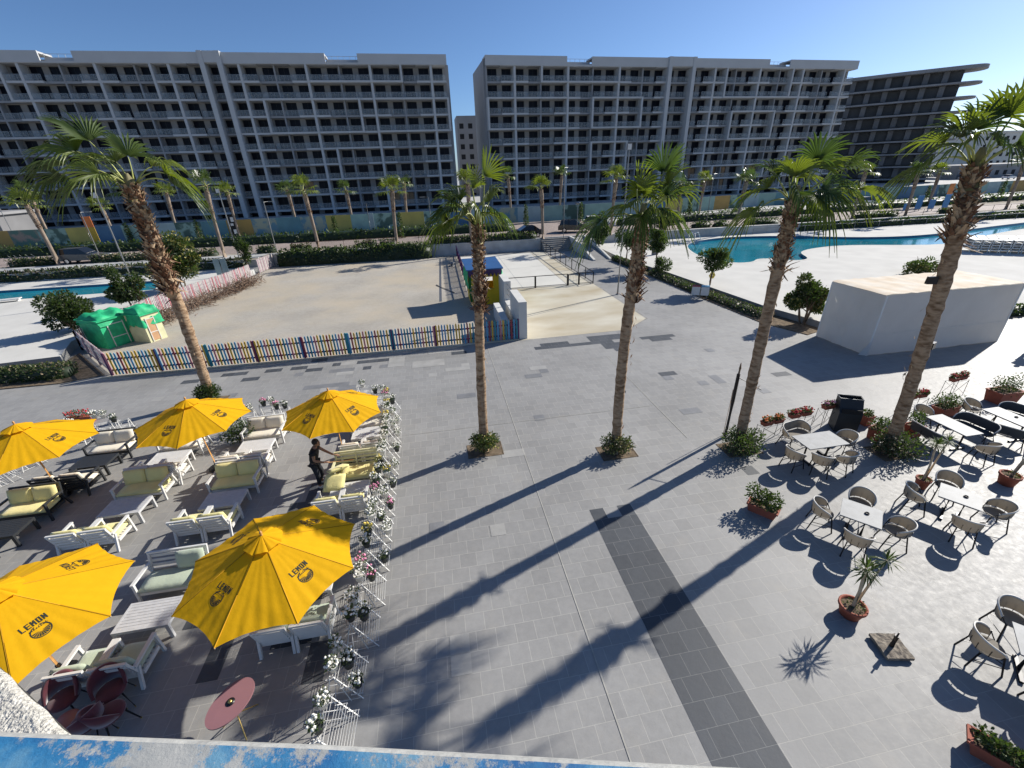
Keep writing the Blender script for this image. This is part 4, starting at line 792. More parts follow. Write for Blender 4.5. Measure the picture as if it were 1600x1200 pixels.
railing('black post and rail barrier across the front of the rear court', [(5.2, 35.5), (10.9, 35.5)], .98, 2.6, .13)
railing('small barred gate in the black barrier of the rear court', [(10.95, 35.5), (11.9, 35.5)], .95, .95, .09, name='gate', infill='metal_grey')
railing('black railing running back along the walkway to the steps', [(11.95, 35.5), (13.2, 35.5), (13.1, 53.9)], 1.0, 2.1, .06)
railing('thin rusty railing on the street edge above the play yard', [(-16.5, 55.6), (1.0, 55.6)], .0 + 1.0, 3, .04, m='boot', infill='boot').location = (0, 0, ZR)
railing('thin dark railing on the street edge above the left half of the pool wall', [(30, 55.2), (56, 55.2)], .95, 3.2, .04).location = (0, 0, ZR)
railing('thin dark railing on the street edge above the right half of the pool wall', [(58, 55.2), (95, 55.2)], .95, 3.2, .04).location = (0, 0, ZR)
t = railing('thin mesh fence with pale posts behind the blue pool', [(42, 53.6), (92, 52.9)], 1.15, 4, .05, name='pool_fence', m='metal_grey'); 
t = thing('pool_handrail', 'curved white handrail at the shallow end of the blue pool', 'handrail', (30.2, 49.4, .4)); 
for i in range(2): MB().tube([(0 + i * .8, 0, 0), (0 + i * .8, 0, .9), (.5 + i * .8, 1.0, 1.1), (1.6 + i * .8, 2.0, 1.0), (2.4 + i * .8, 2.4, 0)], .04, 6).build('rail', 'metal_white', t)
p = G(1023, 398, .4); t = thing('wall_panel', 'narrow dark upright wall panel behind the round-headed tree left of the pool', 'wall', p); MB().box(0, 0, .95, .7, .18, 1.9).build('panel', 'dark_concrete', t); MB().box(0, 0, 1.93, .76, .24, .06).build('cap', 'concrete', t)
# tent
t = thing('marquee', 'white canvas box tent on the plaza with a stained flat roof', 'tent', (0, 0, 0)); A = [(20.95, 19.75), (21.06, 16.74), (29.12, 16.72), (29.2, 19.8)]
import mathutils
def cloth_wall(a, b, z0, z1, m, seed, amp=.03, nx=30, nz=10):
    mb = MB(); a, b = V(*a, 0), V(*b, 0); d = (b - a); nrm_ = V(d.y, -d.x, 0).normalized(); vs = []
    for i in range(nx + 1):
        for j in range(nz + 1):
            u, v = i / nx, j / nz; p = a + d * u + V(0, 0, z0 + (z1 - z0) * v); q = mathutils.noise.noise(V(u * 9, v * 3, seed)) * amp * 1.6 * (1.6 - v) + (.035 * abs(math.sin(u * 26 + 2 * mathutils.noise.noise(V(u * 4, 0, seed)))) * (1 - v) ** 2) + .015 * math.sin(v * 9 + u * 5); vs.append(p + nrm_ * q)
    mb.add(vs, [(i * (nz + 1) + j, (i + 1) * (nz + 1) + j, (i + 1) * (nz + 1) + j + 1, i * (nz + 1) + j + 1) for i in range(nx) for j in range(nz)], 0, True); return mb
for k in range(4): cloth_wall(A[k], A[(k + 1) % 4], .02, 3.12, 'tent', k).build('canvas_wall', 'tent', t)
mb = MB(); nx, ny = 24, 8; vs = []
for i in range(nx + 1):
    for j in range(ny + 1): u, v = i / nx, j / ny; vs.append(V(20.93 + 8.25 * u, 16.7 + 3.1 * v, 3.14 + .05 * math.sin(u * math.pi * 9) ** 2 + .02 * mathutils.noise.noise(V(u * 7, v * 5, 0))))
mb.add(vs, [(i * (ny + 1) + j, (i + 1) * (ny + 1) + j, (i + 1) * (ny + 1) + j + 1, i * (ny + 1) + j + 1) for i in range(nx) for j in range(ny)], 0, True); mb.build('roof', 'tent_roof', t)
for p in A: MB().beam((p[0], p[1], 0), (p[0], p[1], 3.1), .06, .06, up=V(0, 1, 0)).build('frame_post', 'metal_white', t)
mb = MB(); mb.beam((21.07, 16.7, 1.12), (29.1, 16.68, 1.15), .012, .025); mb.beam((20.93, 19.7, 1.12), (21.03, 16.76, 1.12), .012, .025); mb.build('seam', 'pot_white', t)
MB().add([(21.0, 16.72, .02), (21.12, 16.68, .03), (21.1, 16.69, .95), (20.75, 16.9, .02)], [(0, 1, 2), (0, 2, 3)]).build('loose_flap', 'tent', t)
# ================================================================ STREET THINGS
def car(label, p, rz, paint, kind='sedan'):
    t = thing('car', label, 'car', p, rz, None); L_, W_ = 4.4, 1.78
    hb = kind != 'sedan'; H = 1.42 if not hb else 1.6
    low = [(-2.2, .35), (-2.18, .75), (-1.9, .88 if not hb else 1.0), (-1.2, .93 if not hb else 1.05), (1.0, .92), (2.0, .78), (2.2, .6), (2.2, .33)]
    mb = MB(); n_ = len(low); vs = [V(x, -W_ / 2, z) for x, z in low] + [V(x, W_ / 2, z) for x, z in low]
    mb.add(vs, [tuple(range(n_))[::-1], tuple(range(n_, 2 * n_))] + [(i, i + 1, n_ + i + 1, n_ + i) for i in range(n_ - 1)] + [(n_ - 1, 0, n_, 2 * n_ - 1)], 0)
    top = [(-1.75 if not hb else -2.05, .9), (-1.05 if not hb else -1.8, H - .02), (.1, H), (.95, .93)]; k = .82
    vs = [V(top[0][0], -W_ / 2 * .95, top[0][1]), V(top[1][0], -W_ / 2 * k, top[1][1]), V(top[2][0], -W_ / 2 * k, top[2][1]), V(top[3][0], -W_ / 2 * .95, top[3][1])]; vs += [V(v.x, -v.y, v.z) for v in vs]
    mb.add([v + V(0, 0, 0) for v in vs], [(1, 2, 6, 5)], 0)
    mb.build('body', paint, t); g = MB(); g.add([v - V(0, 0, .012) for v in vs], [(3, 2, 1, 0), (4, 5, 6, 7), (0, 1, 5, 4), (2, 3, 7, 6)], 0); g.build('window', 'car_glass', t)
    for x in (-1.35, 1.35):
        for s in (-1, 1): w_ = MB(); w_.tube([(x, s * (W_ / 2 - .18), .32), (x, s * (W_ / 2 + .02), .32)], .32, 14); o = w_.build('wheel', 'rubber', t); r = MB().tube([(x, s * (W_ / 2 + .021), .32), (x, s * (W_ / 2 + .03), .32)], .2, 12); r.build('rim', 'chrome', o)
    for s in (-1, 1): MB().box(2.19, s * .62, .66, .06, .34, .12).build('headlight', 'paint_white', t); MB().box(-2.19, s * .66, .76, .06, .28, .12).build('tail_light', 'p_red', t)
    MB().box(2.2, 0, .45, .06, 1.0, .14).build('bumper', 'metal_black', t)
car('dark grey car parked on the street at the left, behind the roadside bushes', G(128, 412, ZR) + V(0, .9, 0), .02, 'car_grey', 'hatch')
car('black saloon parked side on above the rear court', G(824, 372, ZR) + V(0, .9, 0), rad(183), 'car_black')
car('dark blue hatchback facing the junction, left of the white car', G(902, 364, ZR) + V(0, 1.2, 0), rad(-20), 'car_black', 'hatch')
car('white car behind the conical bush at the junction', G(940, 360, ZR) + V(.8, 3.2, 0), rad(-12), 'car_white', 'hatch')
car('white car half hidden by the far hedge, right of the bushy palm', G(1350, 322, ZR) + V(0, 0, 0), rad(5), 'car_white', 'hatch')
car('pale distant car at the right edge of the picture', G(1575, 280, ZR) + V(0, 0, 0), rad(8), 'car_white')
car('white distant car beside the one at the right edge', G(1548, 280, ZR) + V(-3, 6, 0), rad(8), 'car_white', 'hatch')
def lamp(label, b, H, kind, rz=0.0, r=.07):
    t = thing('street_lamp', label, 'street lamp', b, rz); MB().tube([(0, 0, 0), (0, 0, H * .5), (0, 0, H)], [r, r * .85, r * .6], 10).build('pole', 'metal_grey', t); MB().lathe([(r * 2, 0), (r * 2, .04), (r * 1.3, .06)], 12).build('base_plate', 'metal_grey', t)
    if kind == 'flood': MB().box(-.05, -.1, H + .22, .34, .14, .40).build('floodlight_head', 'metal_grey', t); MB().box(-.05, -.175, H + .22, .28, .01, .34).build('lens', 'paint_white', t)
    elif kind == 'arm': MB().tube([(0, 0, H), (.9, 0, H + .05)], .04, 6).build('arm', 'metal_grey', t); MB().box(.75, 0, H + .03, .6, .2, .08).build('lamp_head', 'metal_grey', t)
    elif kind == 'round': MB().lathe([(.0, .35), (.3, .3), (.34, .2), (.1, .02)], 14, (0, 0, H)).build('lamp_head', 'metal_grey', t)
    return t
def lampH(px, py, b): return atY(px, py, b.y).z - b.z
b = G(222, 474); lamp('tall grey lamp post with a floodlight head, behind the playhouses', b, lampH(152, 310, b), 'flood')
b = G(965, 460); lamp('tall grey lamp post at the edge of the cream court, beside the palm', b, lampH(985, 235, b), 'flood')
b = G(880, 390); lamp('tall thin lamp post at the foot of the steps', b, lampH(884, 262, b), 'arm')
b = G(159, 406, ZR); lamp('street lamp with a short arm carrying the orange banner at the left', b, lampH(127, 332, b), 'arm', r=.06)
b = G(432, 391, ZR); lamp('dark double street lamp left of the centre street palms', b, lampH(407, 316, b), 'arm', r=.08)
b = G(377, 414, .6); lamp('pale lamp post beside the banner sign, left of the pink fence', b, lampH(337, 302, b), 'flood', r=.08)
b = G(30, 384, ZR); lamp('thin lamp post at the far left by the hoarding', b, lampH(2, 331, b), 'flood', r=.06)
b = G(677, 378, ZR); lamp('thin dark street lamp left of the painted booth', b, lampH(670, 308, b), 'arm', 3.1, .06)
b = G(1103, 351, ZR); lamp('thin street lamp left of the middle of the pool', b, lampH(1114, 272, b), 'arm', r=.06)
b = G(901, 372, ZR); lamp('low thin lamp post beside the dark hatchback', b, lampH(902, 320, b), 'round', r=.05)
b = G(1449, 330, ZR); lamp('street lamp among the blue boards at the right', b, lampH(1470, 262, b), 'arm', r=.06)
# banners and sign boards
t = thing('banner', 'orange to yellow feather banner on a pole by the far left street', 'banner', G(150, 392, ZR)); H = lampH(120, 335, G(150, 392, ZR)); MB().tube([(0, 0, 0), (0, 0, H)], .03, 6).build('pole', 'metal_grey', t)
MB().bx(.04, 1.0, -.02, .02, H - 3.4, H - 1.6).build('flag', 'p_yellow', t); MB().bx(.04, 1.0, -.021, .021, H - 1.59, H - .3).build('flag_top', 'f_orange', t)
p = G(371, 377, ZR); t = thing('sign_board', 'tall narrow dark sign board with white pictures beside the pale lamp post', 'sign', p, .3); MB().box(0, 0, 1.9, .7, .16, 3.0).build('board', 'metal_black', t); MB().bx(-.05, .3, -.1, -.081, 1.0, 1.6).bx(-.2, .15, -.1, -.081, 2.1, 2.4).bx(-.05, .3, -.1, -.081, 2.6, 3.2).build('pictures', 'paint_white', t); MB().box(0, 0, .2, .1, .1, .4).build('leg', 'metal_black', t)
p = G(581, 371, ZR); H = lampH(575, 333, p); t = thing('banner', 'narrow pale blue banner on a post in front of the far hedge', 'banner', p); MB().tube([(0, 0, 0), (0, 0, H + 1.2)], .04, 6).build('pole', 'metal_grey', t); MB().bx(.05, .65, -.03, .03, .4, H).build('flag', 'h_pale', t)
for i, (px, py, h) in enumerate(((1412, 332, 1.0), (1432, 330, 2.0), (1452, 330, 1.4), (1474, 328, 2.0))):
    p = G(px, py, ZR); t = thing('sign_board', '%s blue board from the left standing on the wall above the pool' % ORD[i], 'sign', p, .1, 'blue boards above the pool wall'); MB().box(0, 0, h / 2 + .3, 1.3 if i else .9, .06, h).build('board', 'blue_board', t); MB().box(-.4, 0, .2, .06, .06, .4).box(.4, 0, .2, .06, .06, .4).build('legs', 'metal_grey', t)
p = G(1480, 312, ZR); t = thing('sign_board', 'leaning orange board on the far side of the street, left of the rightmost palm', 'sign', p, .2); MB().box(0, 0, 1.5, 1.6, .1, 2.8).build('board', 'orange_board', t); MB().box(0, .06, .1, 1.0, .1, .2).build('foot', 'metal_grey', t)
p = G(1092, 467); t = thing('recycling_station', 'pair of small white litter bins with red and blue lids on legs beside the walkway', 'litter bin', p, -.5)
for i, m_ in enumerate(('p_red', 'p_blue')): MB().box(-.3 + i * .62, 0, .62, .55, .3, .62).build('bin_body', 'paint_white', t); MB().box(-.3 + i * .62, 0, .97, .58, .34, .08, 0, 0, .9).build('lid', m_, t)
MB().box(-.5, 0, .16, .05, .05, .32).box(.5, 0, .16, .05, .05, .32).box(0, 0, .16, .05, .05, .32).build('legs', 'metal_grey', t)
p = G(1107, 455); t = thing('flower_sign', 'small yellow flower shaped sign behind the litter bins', 'sign', p + V(.3, .3, 0)); mb = MB()
for k in range(6): mb.tube([(.16 * math.cos(k * 1.05), 0, 1.15 + .16 * math.sin(k * 1.05)), (.16 * math.cos(k * 1.05), .04, 1.15 + .16 * math.sin(k * 1.05))], .11, 10)
mb.build('petals', 'f_yellow', t); MB().tube([(0, .02, 0), (0, .02, 1.1)], .02, 6).build('stem', 'metal_grey', t)
p = G(350, 432, .5); t = thing('notice_board', 'pale blue notice board standing behind the pink picket fence', 'sign', p, .3); MB().box(-.28, 0, .95, .5, .06, 1.5).box(.3, 0, .95, .5, .06, 1.5).build('board', 'h_pale', t); MB().box(0, 0, .5, .07, .07, 1.0).build('post', 'metal_grey', t)
p = G(10, 472, .5); t = thing('sun_lounger', 'low white lounger lying beside the left pool', 'sun lounger', p, .3); MB().box(0, 0, .2, 1.9, .6, .07).build('bed', 'paint_white', t); MB().box(-.8, 0, .08, .06, .5, .16).box(.8, 0, .08, .06, .5, .16).build('legs', 'paint_white', t)
# stacked white loungers
k = 0
for r, (x, y) in enumerate([(52.6 + .62 * q, 35.6 - .42 * q) for q in range(11)]):
    for lv in range(5):
        k += 1; t = thing('sun_lounger', 'white sun lounger, %s from the bottom in the %s stack from the left' % (ORD[lv], ORD[r]), 'sun lounger', (x, y, .4 + lv * .23), .95 + R0.uniform(-.05, .05), 'stacked white loungers')
        MB().box(0, 0, .26, 1.9, .62, .05).build('bed', 'metal_white', t); mb = MB()
        for sx in (-.85, .85):
            for sy in (-.28, .28): mb.box(sx, sy, .12, .05, .05, .24)
        mb.build('legs', 'metal_white', t); MB().add([(.3, -.3, .28), (.3, .3, .28), (1.0, .3, .46), (1.0, -.3, .46), (.3, -.3, .31), (.3, .3, .31), (1.0, .3, .49), (1.0, -.3, .49)], [(3, 2, 1, 0), (4, 5, 6, 7), (0, 1, 5, 4), (1, 2, 6, 5), (2, 3, 7, 6), (3, 0, 4, 7)]).build('headrest', 'slat_grey', t)
for i, (px, py) in enumerate(((1500, 0), (0, 0))): pass
# bicycle-like clutter far left
p = G(22, 413, ZR); t = thing('bicycle_heap', 'heap of parked bicycles on the verge at the far left', 'bicycles', p)
for i in range(5):
    for s in (-.5, .5): mb = MB(); c = V(i * .5 + s, i * .1, .35); mb.tube([c + V(.33 * math.cos(a * .628), 0, .33 * math.sin(a * .628)) for a in range(11)], .02, 4, cap=False); mb.build('wheel', 'metal_grey', t)
    MB().tube([(i * .5 - .5, i * .1, .35), (i * .5, i * .1, .75), (i * .5 + .5, i * .1, .35)], .025, 5).tube([(i * .5, i * .1, .75), (i * .5 - .2, i * .1, .95)], .02, 5).build('frame', 'metal_grey', t)
# ================================================================ TERRACE FURNITURE
def cushion(w_, d_, h, m, seed=0, puff=.5):
    mb = MB(); n_ = 6; vs = []; rnd = random.Random(seed)
    for s in (1, -1):
        for i in range(n_ + 1):
            for j in range(n_ + 1):
                u, v = i / n_ * 2 - 1, j / n_ * 2 - 1; e = (1 - abs(u) ** 4) * (1 - abs(v) ** 4); z = s * h / 2 * (.35 + .65 * e ** puff) + rnd.uniform(-.004, .004)
                k = 1 - .03 * (u * u * v * v); vs.append(V(u * w_ / 2 * k, v * d_ / 2 * k, z))
    N = (n_ + 1) ** 2; fs = []
    for i in range(n_):
        for j in range(n_):
            a, b, c, d = i * (n_ + 1) + j, (i + 1) * (n_ + 1) + j, (i + 1) * (n_ + 1) + j + 1, i * (n_ + 1) + j + 1; fs += [(a, b, c, d), (N + d, N + c, N + b, N + a)]
    edge = [i * (n_ + 1) for i in range(n_ + 1)] + [n_ * (n_ + 1) + j for j in range(1, n_ + 1)] + [i * (n_ + 1) + n_ for i in range(n_ - 1, -1, -1)] + [j for j in range(n_ - 1, 0, -1)]
    for q in range(len(edge)): a, b = edge[q], edge[(q + 1) % len(edge)]; fs.append((a, N + a, N + b, b))
    mb.add(vs, fs, 0, True); return mb
def xf(mb, M_): mb.v = [tuple(M_ @ Vector(v)) for v in mb.v]; return mb
def seat(label, loc, rz, w_, cush, frame, n=2, back=(1, 1), seatc=True, group=None, slat=None):
    """front faces -y; origin on the ground in the middle of the footprint"""
    nm = 'loveseat' if n == 2 else 'garden_armchair'; t = thing(nm, label, 'sofa' if n == 2 else 'armchair', loc, rz, group); d_ = .72; T = .055; hx = w_ / 2; slat = slat or frame
    for sx in (-1, 1):
        x = sx * (hx - T / 2)
        MB().beam((x, -.36, 0), (x, -.33, .56), T, T, up=V(0, 1, 0)).build('leg', frame, t); MB().beam((x, .42, 0), (x, .26, .5), T, T, up=V(0, 1, 0)).build('leg', frame, t)
        MB().beam((x, -.37, .585), (x, .34, .565), T * 1.3, .045).build('armrest', frame, t)
    mb = MB()
    for y in (-.31, .27): mb.beam((-hx + T, y, .25), (hx - T, y, .25), .05, .08)
    for sx in (-1, 1): mb.beam((sx * (hx - T / 2), -.284, .25), (sx * (hx - T / 2), .244, .25), .045, .08)
    for k in range(5): y = -.22 + k * .1; mb.bx(-hx + T, hx - T, y, y + .065, .262, .285)
    mb.build('seat_frame', frame, t)
    mb = MB(); A = V(0, .27, .30); B = V(0, .42, .80)
    for sx in (-1, 1): mb.beam(A + V(sx * (hx - T), 0, 0), B + V(sx * (hx - T), 0, 0), .05, .05)
    if n == 2: mb.beam(A, B, .05, .04)
    mb.beam(B + V(-hx + T * .5, .0, .02), B + V(hx - T * .5, .0, .02), .05, .05)
    mb.build('backrest_frame', frame, t); mb = MB()
    for k in range(4): q = A + (B - A) * (.12 + .235 * k); mb.beam(q + V(-hx + T * 1.5, .026, 0), q + V(hx - T * 1.5, .026, 0), .02, .075)
    mb.build('back_slats', slat, t)
    iw = (w_ - 2 * T) / n
    if seatc: m_ = cushion(w_ - 2 * T - .01, .62, .15, 0, 3); xf(m_, Matrix.Translation((0, -.06, .36))); m_.build('seat_cushion', cush, t)
    for i in range(n):
        if back[i]: m_ = cushion(iw - .02, .46, .16, 0, i, .4); xf(m_, Matrix.Translation((-w_ / 2 + T + iw * (i + .5), .235, .62)) @ Matrix.Rotation(rad(73), 4, 'X')); m_.build('back_cushion', cush, t)
    return t
def coffee(label, loc, w_, d_, m, rz=0.0, h=.42, group='coffee tables on the seating terrace'):
    t = thing('coffee_table', label, 'coffee table', loc, rz, group); n_ = max(6, int(d_ / .09)); mb = MB()
    for k in range(n_): y0 = -d_ / 2 + .05 + k * (d_ - .1) / n_; mb.bx(-w_ / 2 + .05, w_ / 2 - .05, y0 + .004, y0 + (d_ - .1) / n_ - .004, h - .03, h)
    mb.build('slatted_top', m, t); mb = MB().bx(-w_ / 2, w_ / 2, -d_ / 2, -d_ / 2 + .05, h - .07, h + .003).bx(-w_ / 2, w_ / 2, d_ / 2 - .05, d_ / 2, h - .07, h + .003).bx(-w_ / 2, -w_ / 2 + .05, -d_ / 2 + .051, d_ / 2 - .051, h - .07, h + .002).bx(w_ / 2 - .05, w_ / 2, -d_ / 2 + .051, d_ / 2 - .051, h - .07, h + .002); mb.build('rim', m, t)
    for sx in (-1, 1):
        for sy in (-1, 1): MB().bx(min(sx * (w_ / 2 - .001), sx * (w_ / 2 - .08)), max(sx * (w_ / 2 - .001), sx * (w_ / 2 - .08)), min(sy * (d_ / 2 - .001), sy * (d_ / 2 - .06)), max(sy * (d_ / 2 - .001), sy * (d_ / 2 - .06)), 0, h - .071).build('leg', m, t)
    return t
GS = 'sofas and armchairs on the seating terrace'
def cluster(desc, cx_, yb, cush, frame, table_m, rows='STA', w_=1.42, adx=0, ty=None, ay=None, by=None, tw=1.12, back=(1, 1)):
    # yb: y of the loveseat's back; table and the pair of armchairs in front of it
    cn = {'cush_yellow': 'yellow', 'cush_cream': 'cream', 'cush_sage': 'sage green'}[cush]; fn = 'dark' if frame == 'frame_dark' else 'white'
    if 'S' in rows: seat('%s loveseat, %s frame, %s' % (cn, fn, desc), (cx_, yb - .42, 0), 0, w_, cush, frame, 2, back, True, GS)
    ty = ty or yb - 1.42
    if 'T' in rows: coffee('%s coffee table, %s seats, %s' % (fn, cn, desc), (cx_, ty, 0), tw, .74, table_m)
    ay = ay or yb - 2.43
    if 'A' in rows:
        for i, x in enumerate((-.37, .37)): seat('%s %s armchair from behind, %s of pair, %s' % (cn, fn, ('left', 'right')[i], desc), (cx_ + adx + x * w_ / 1.42, ay, 0), math.pi, .72, cush, frame, 1, (1,), True, GS)
cluster('group between left front umbrellas', -9.93, 13.1, 'cush_yellow', 'paint_white', 'slat_grey', ay=10.66, adx=-.2)
cluster('middle group behind the big front umbrella', -7.1, 12.82, 'cush_yellow', 'paint_white', 'slat_grey', ay=10.55, adx=-.1)
cluster('back group right of the dark bush', -7.15, 15.72, 'cush_cream', 'paint_white', 'paint_white', ay=13.42)
cluster('back group left of the dark bush', -9.95, 15.6, 'cush_cream', 'paint_white', 'paint_white', ay=13.45, adx=.1)
cluster('back left group by white racks', -12.5, 15.95, 'cush_cream', 'frame_dark', 'frame_dark', ay=13.5, adx=-.1)
cluster('group at the left edge', -12.9, 12.8, 'cush_yellow', 'frame_dark', 'frame_dark', ay=10.3, adx=-.4)
cluster('back right group beside the racks', -3.25, 15.6, 'cush_cream', 'paint_white', 'paint_white', ay=13.3, ty=14.28, tw=1.05)
cluster('front group between nearest umbrellas', -7.15, 9.1, 'cush_sage', 'paint_white', 'slat_grey', back=(0, 1), ay=6.58, adx=-.2, ty=7.6)
cluster('under the nearest umbrella', -3.8, 9.1, 'cush_sage', 'paint_white', 'paint_white', ay=6.75, ty=7.8)
seat('white framed loveseat stripped of its back cushions, by the man and the racks', (-3.35, 12.13, 0), 0, 1.42, 'cush_yellow', 'slat_yellow', 2, (0, 0), False, GS)
coffee('white coffee table right in front of the man, with a yellow cushion on its corner', (-3.38, 11.05, 0), 1.12, .7, 'paint_white')
for i, x in enumerate((-.37, .37)): seat('yellow armchair seen from behind, %s of the pair between front umbrella and racks' % ('left', 'right')[i], (-3.5 + x, 10.55, 0), math.pi, .72, 'cush_yellow', 'paint_white', 1, (1,), True, GS)
def loose(label, loc, rz, rx, w_=.66, d_=.6, ry=0, h=.14): 
    m_ = cushion(w_, d_, h, 0, 5); xf(m_, Matrix.Rotation(rx, 4, 'X') @ Matrix.Rotation(ry, 4, 'Y')); o = m_.build('cushion', 'cush_yellow', None, loc, rz); tag(o, label, 'cushion', 'loose yellow cushions being put on the stripped sofa')
loose('long yellow seat cushion lying on the stripped loveseat', (-3.2, 11.98, .40), 0, .0, 1.25, .6)
loose('yellow cushion tilted up in the hands of the man', (-3.82, 11.85, .68), .5, -.5, .62, .66)
loose('yellow cushion leaning between the stripped loveseat and the white table', (-3.85, 11.32, .53), -.15, .55, .62, .58)
# ---------------------------------------------------------------- umbrellas
def letters():
    W_, H_, T_, G_ = .062, .125, .021, .017; out = []; x = -(5 * W_ + 4 * G_) / 2
    def st(a, b, x):
        a, b = V(*a, 0), V(*b, 0); d = (b - a).normalized(); q = V(-d.y, d.x, 0) * T_ / 2; out.append([V(x, 0, 0) + p for p in (a - q, b - q, b + q, a + q)])
    h = T_ / 2
    for ch in 'LEMON':
        L_, Rr_, B_, T2 = h, W_ - h, h, H_ - h
        if ch == 'L': st((L_, 0), (L_, H_), x); st((0, B_), (W_, B_), x)
        if ch == 'E': st((L_, 0), (L_, H_), x); [st((0, y), (W_, y), x) for y in (B_, H_ / 2, T2)]
        if ch == 'M': st((L_, 0), (L_, H_), x); st((Rr_, 0), (Rr_, H_), x); st((L_, T2), (W_ / 2, H_ * .4), x); st((W_ / 2, H_ * .4), (Rr_, T2), x)
        if ch == 'O': st((L_, 0), (L_, H_), x); st((Rr_, 0), (Rr_, H_), x); st((0, B_), (W_, B_), x); st((0, T2), (W_, T2), x)
        if ch == 'N': st((L_, 0), (L_, H_), x); st((Rr_, 0), (Rr_, H_), x); st((L_, T2), (Rr_, B_), x)
        x += W_ + G_
    return out
LET = letters()
def logo(mb, c, ex, ey, n_, surf):
    P = lambda x, y: surf(c + ex * x * .88 + ey * y * .88)
    def quad(q):  # subdivide long strips so that they follow the cloth
        mb.add([P(p.x, p.y) for p in q], [(0, 1, 2, 3)])
    for q in LET: quad([V(p.x, p.y + .055, 0) for p in q])
    cy_ = -.10; R_ = .145
    for k in range(24):
        a0, a1 = 2 * math.pi * k / 24, 2 * math.pi * (k + 1) / 24
        if .2 < (k + .5) / 24 < .3: continue
        mb.add([P(math.cos(a) * r, cy_ + math.sin(a) * r) for r, a in ((R_, a0), (R_, a1), (R_ - .018, a1), (R_ - .018, a0))], [(0, 1, 2, 3)])
    for k in range(10):
        a0, a1 = rad(172 + k * 19.8), rad(172 + (k + 1) * 19.8 - 5); r = R_ - .028
        mb.add([P(math.cos((a0 + a1) / 2) * .02, cy_ + math.sin((a0 + a1) / 2) * .02)] + [P(math.cos(a0 + (a1 - a0) * q / 3) * r, cy_ + math.sin(a0 + (a1 - a0) * q / 3) * r) for q in range(4)], [(0, 1, 2, 3, 4)])
    for k in range(8):
        x = -.13 + k * .034; hh = .028 + .014 * ((k * 7) % 3); mb.add([P(x, cy_ + .075), P(x + .009, cy_ + .075), P(x + .02, cy_ + .075 + hh), P(x + .011, cy_ + .075 + hh)], [(0, 1, 2, 3)]); mb.add([P(x + .006, cy_ + .072), P(x + .034, cy_ + .082), P(x + .034, cy_ + .09), P(x + .006, cy_ + .081)], [(0, 1, 2, 3)])
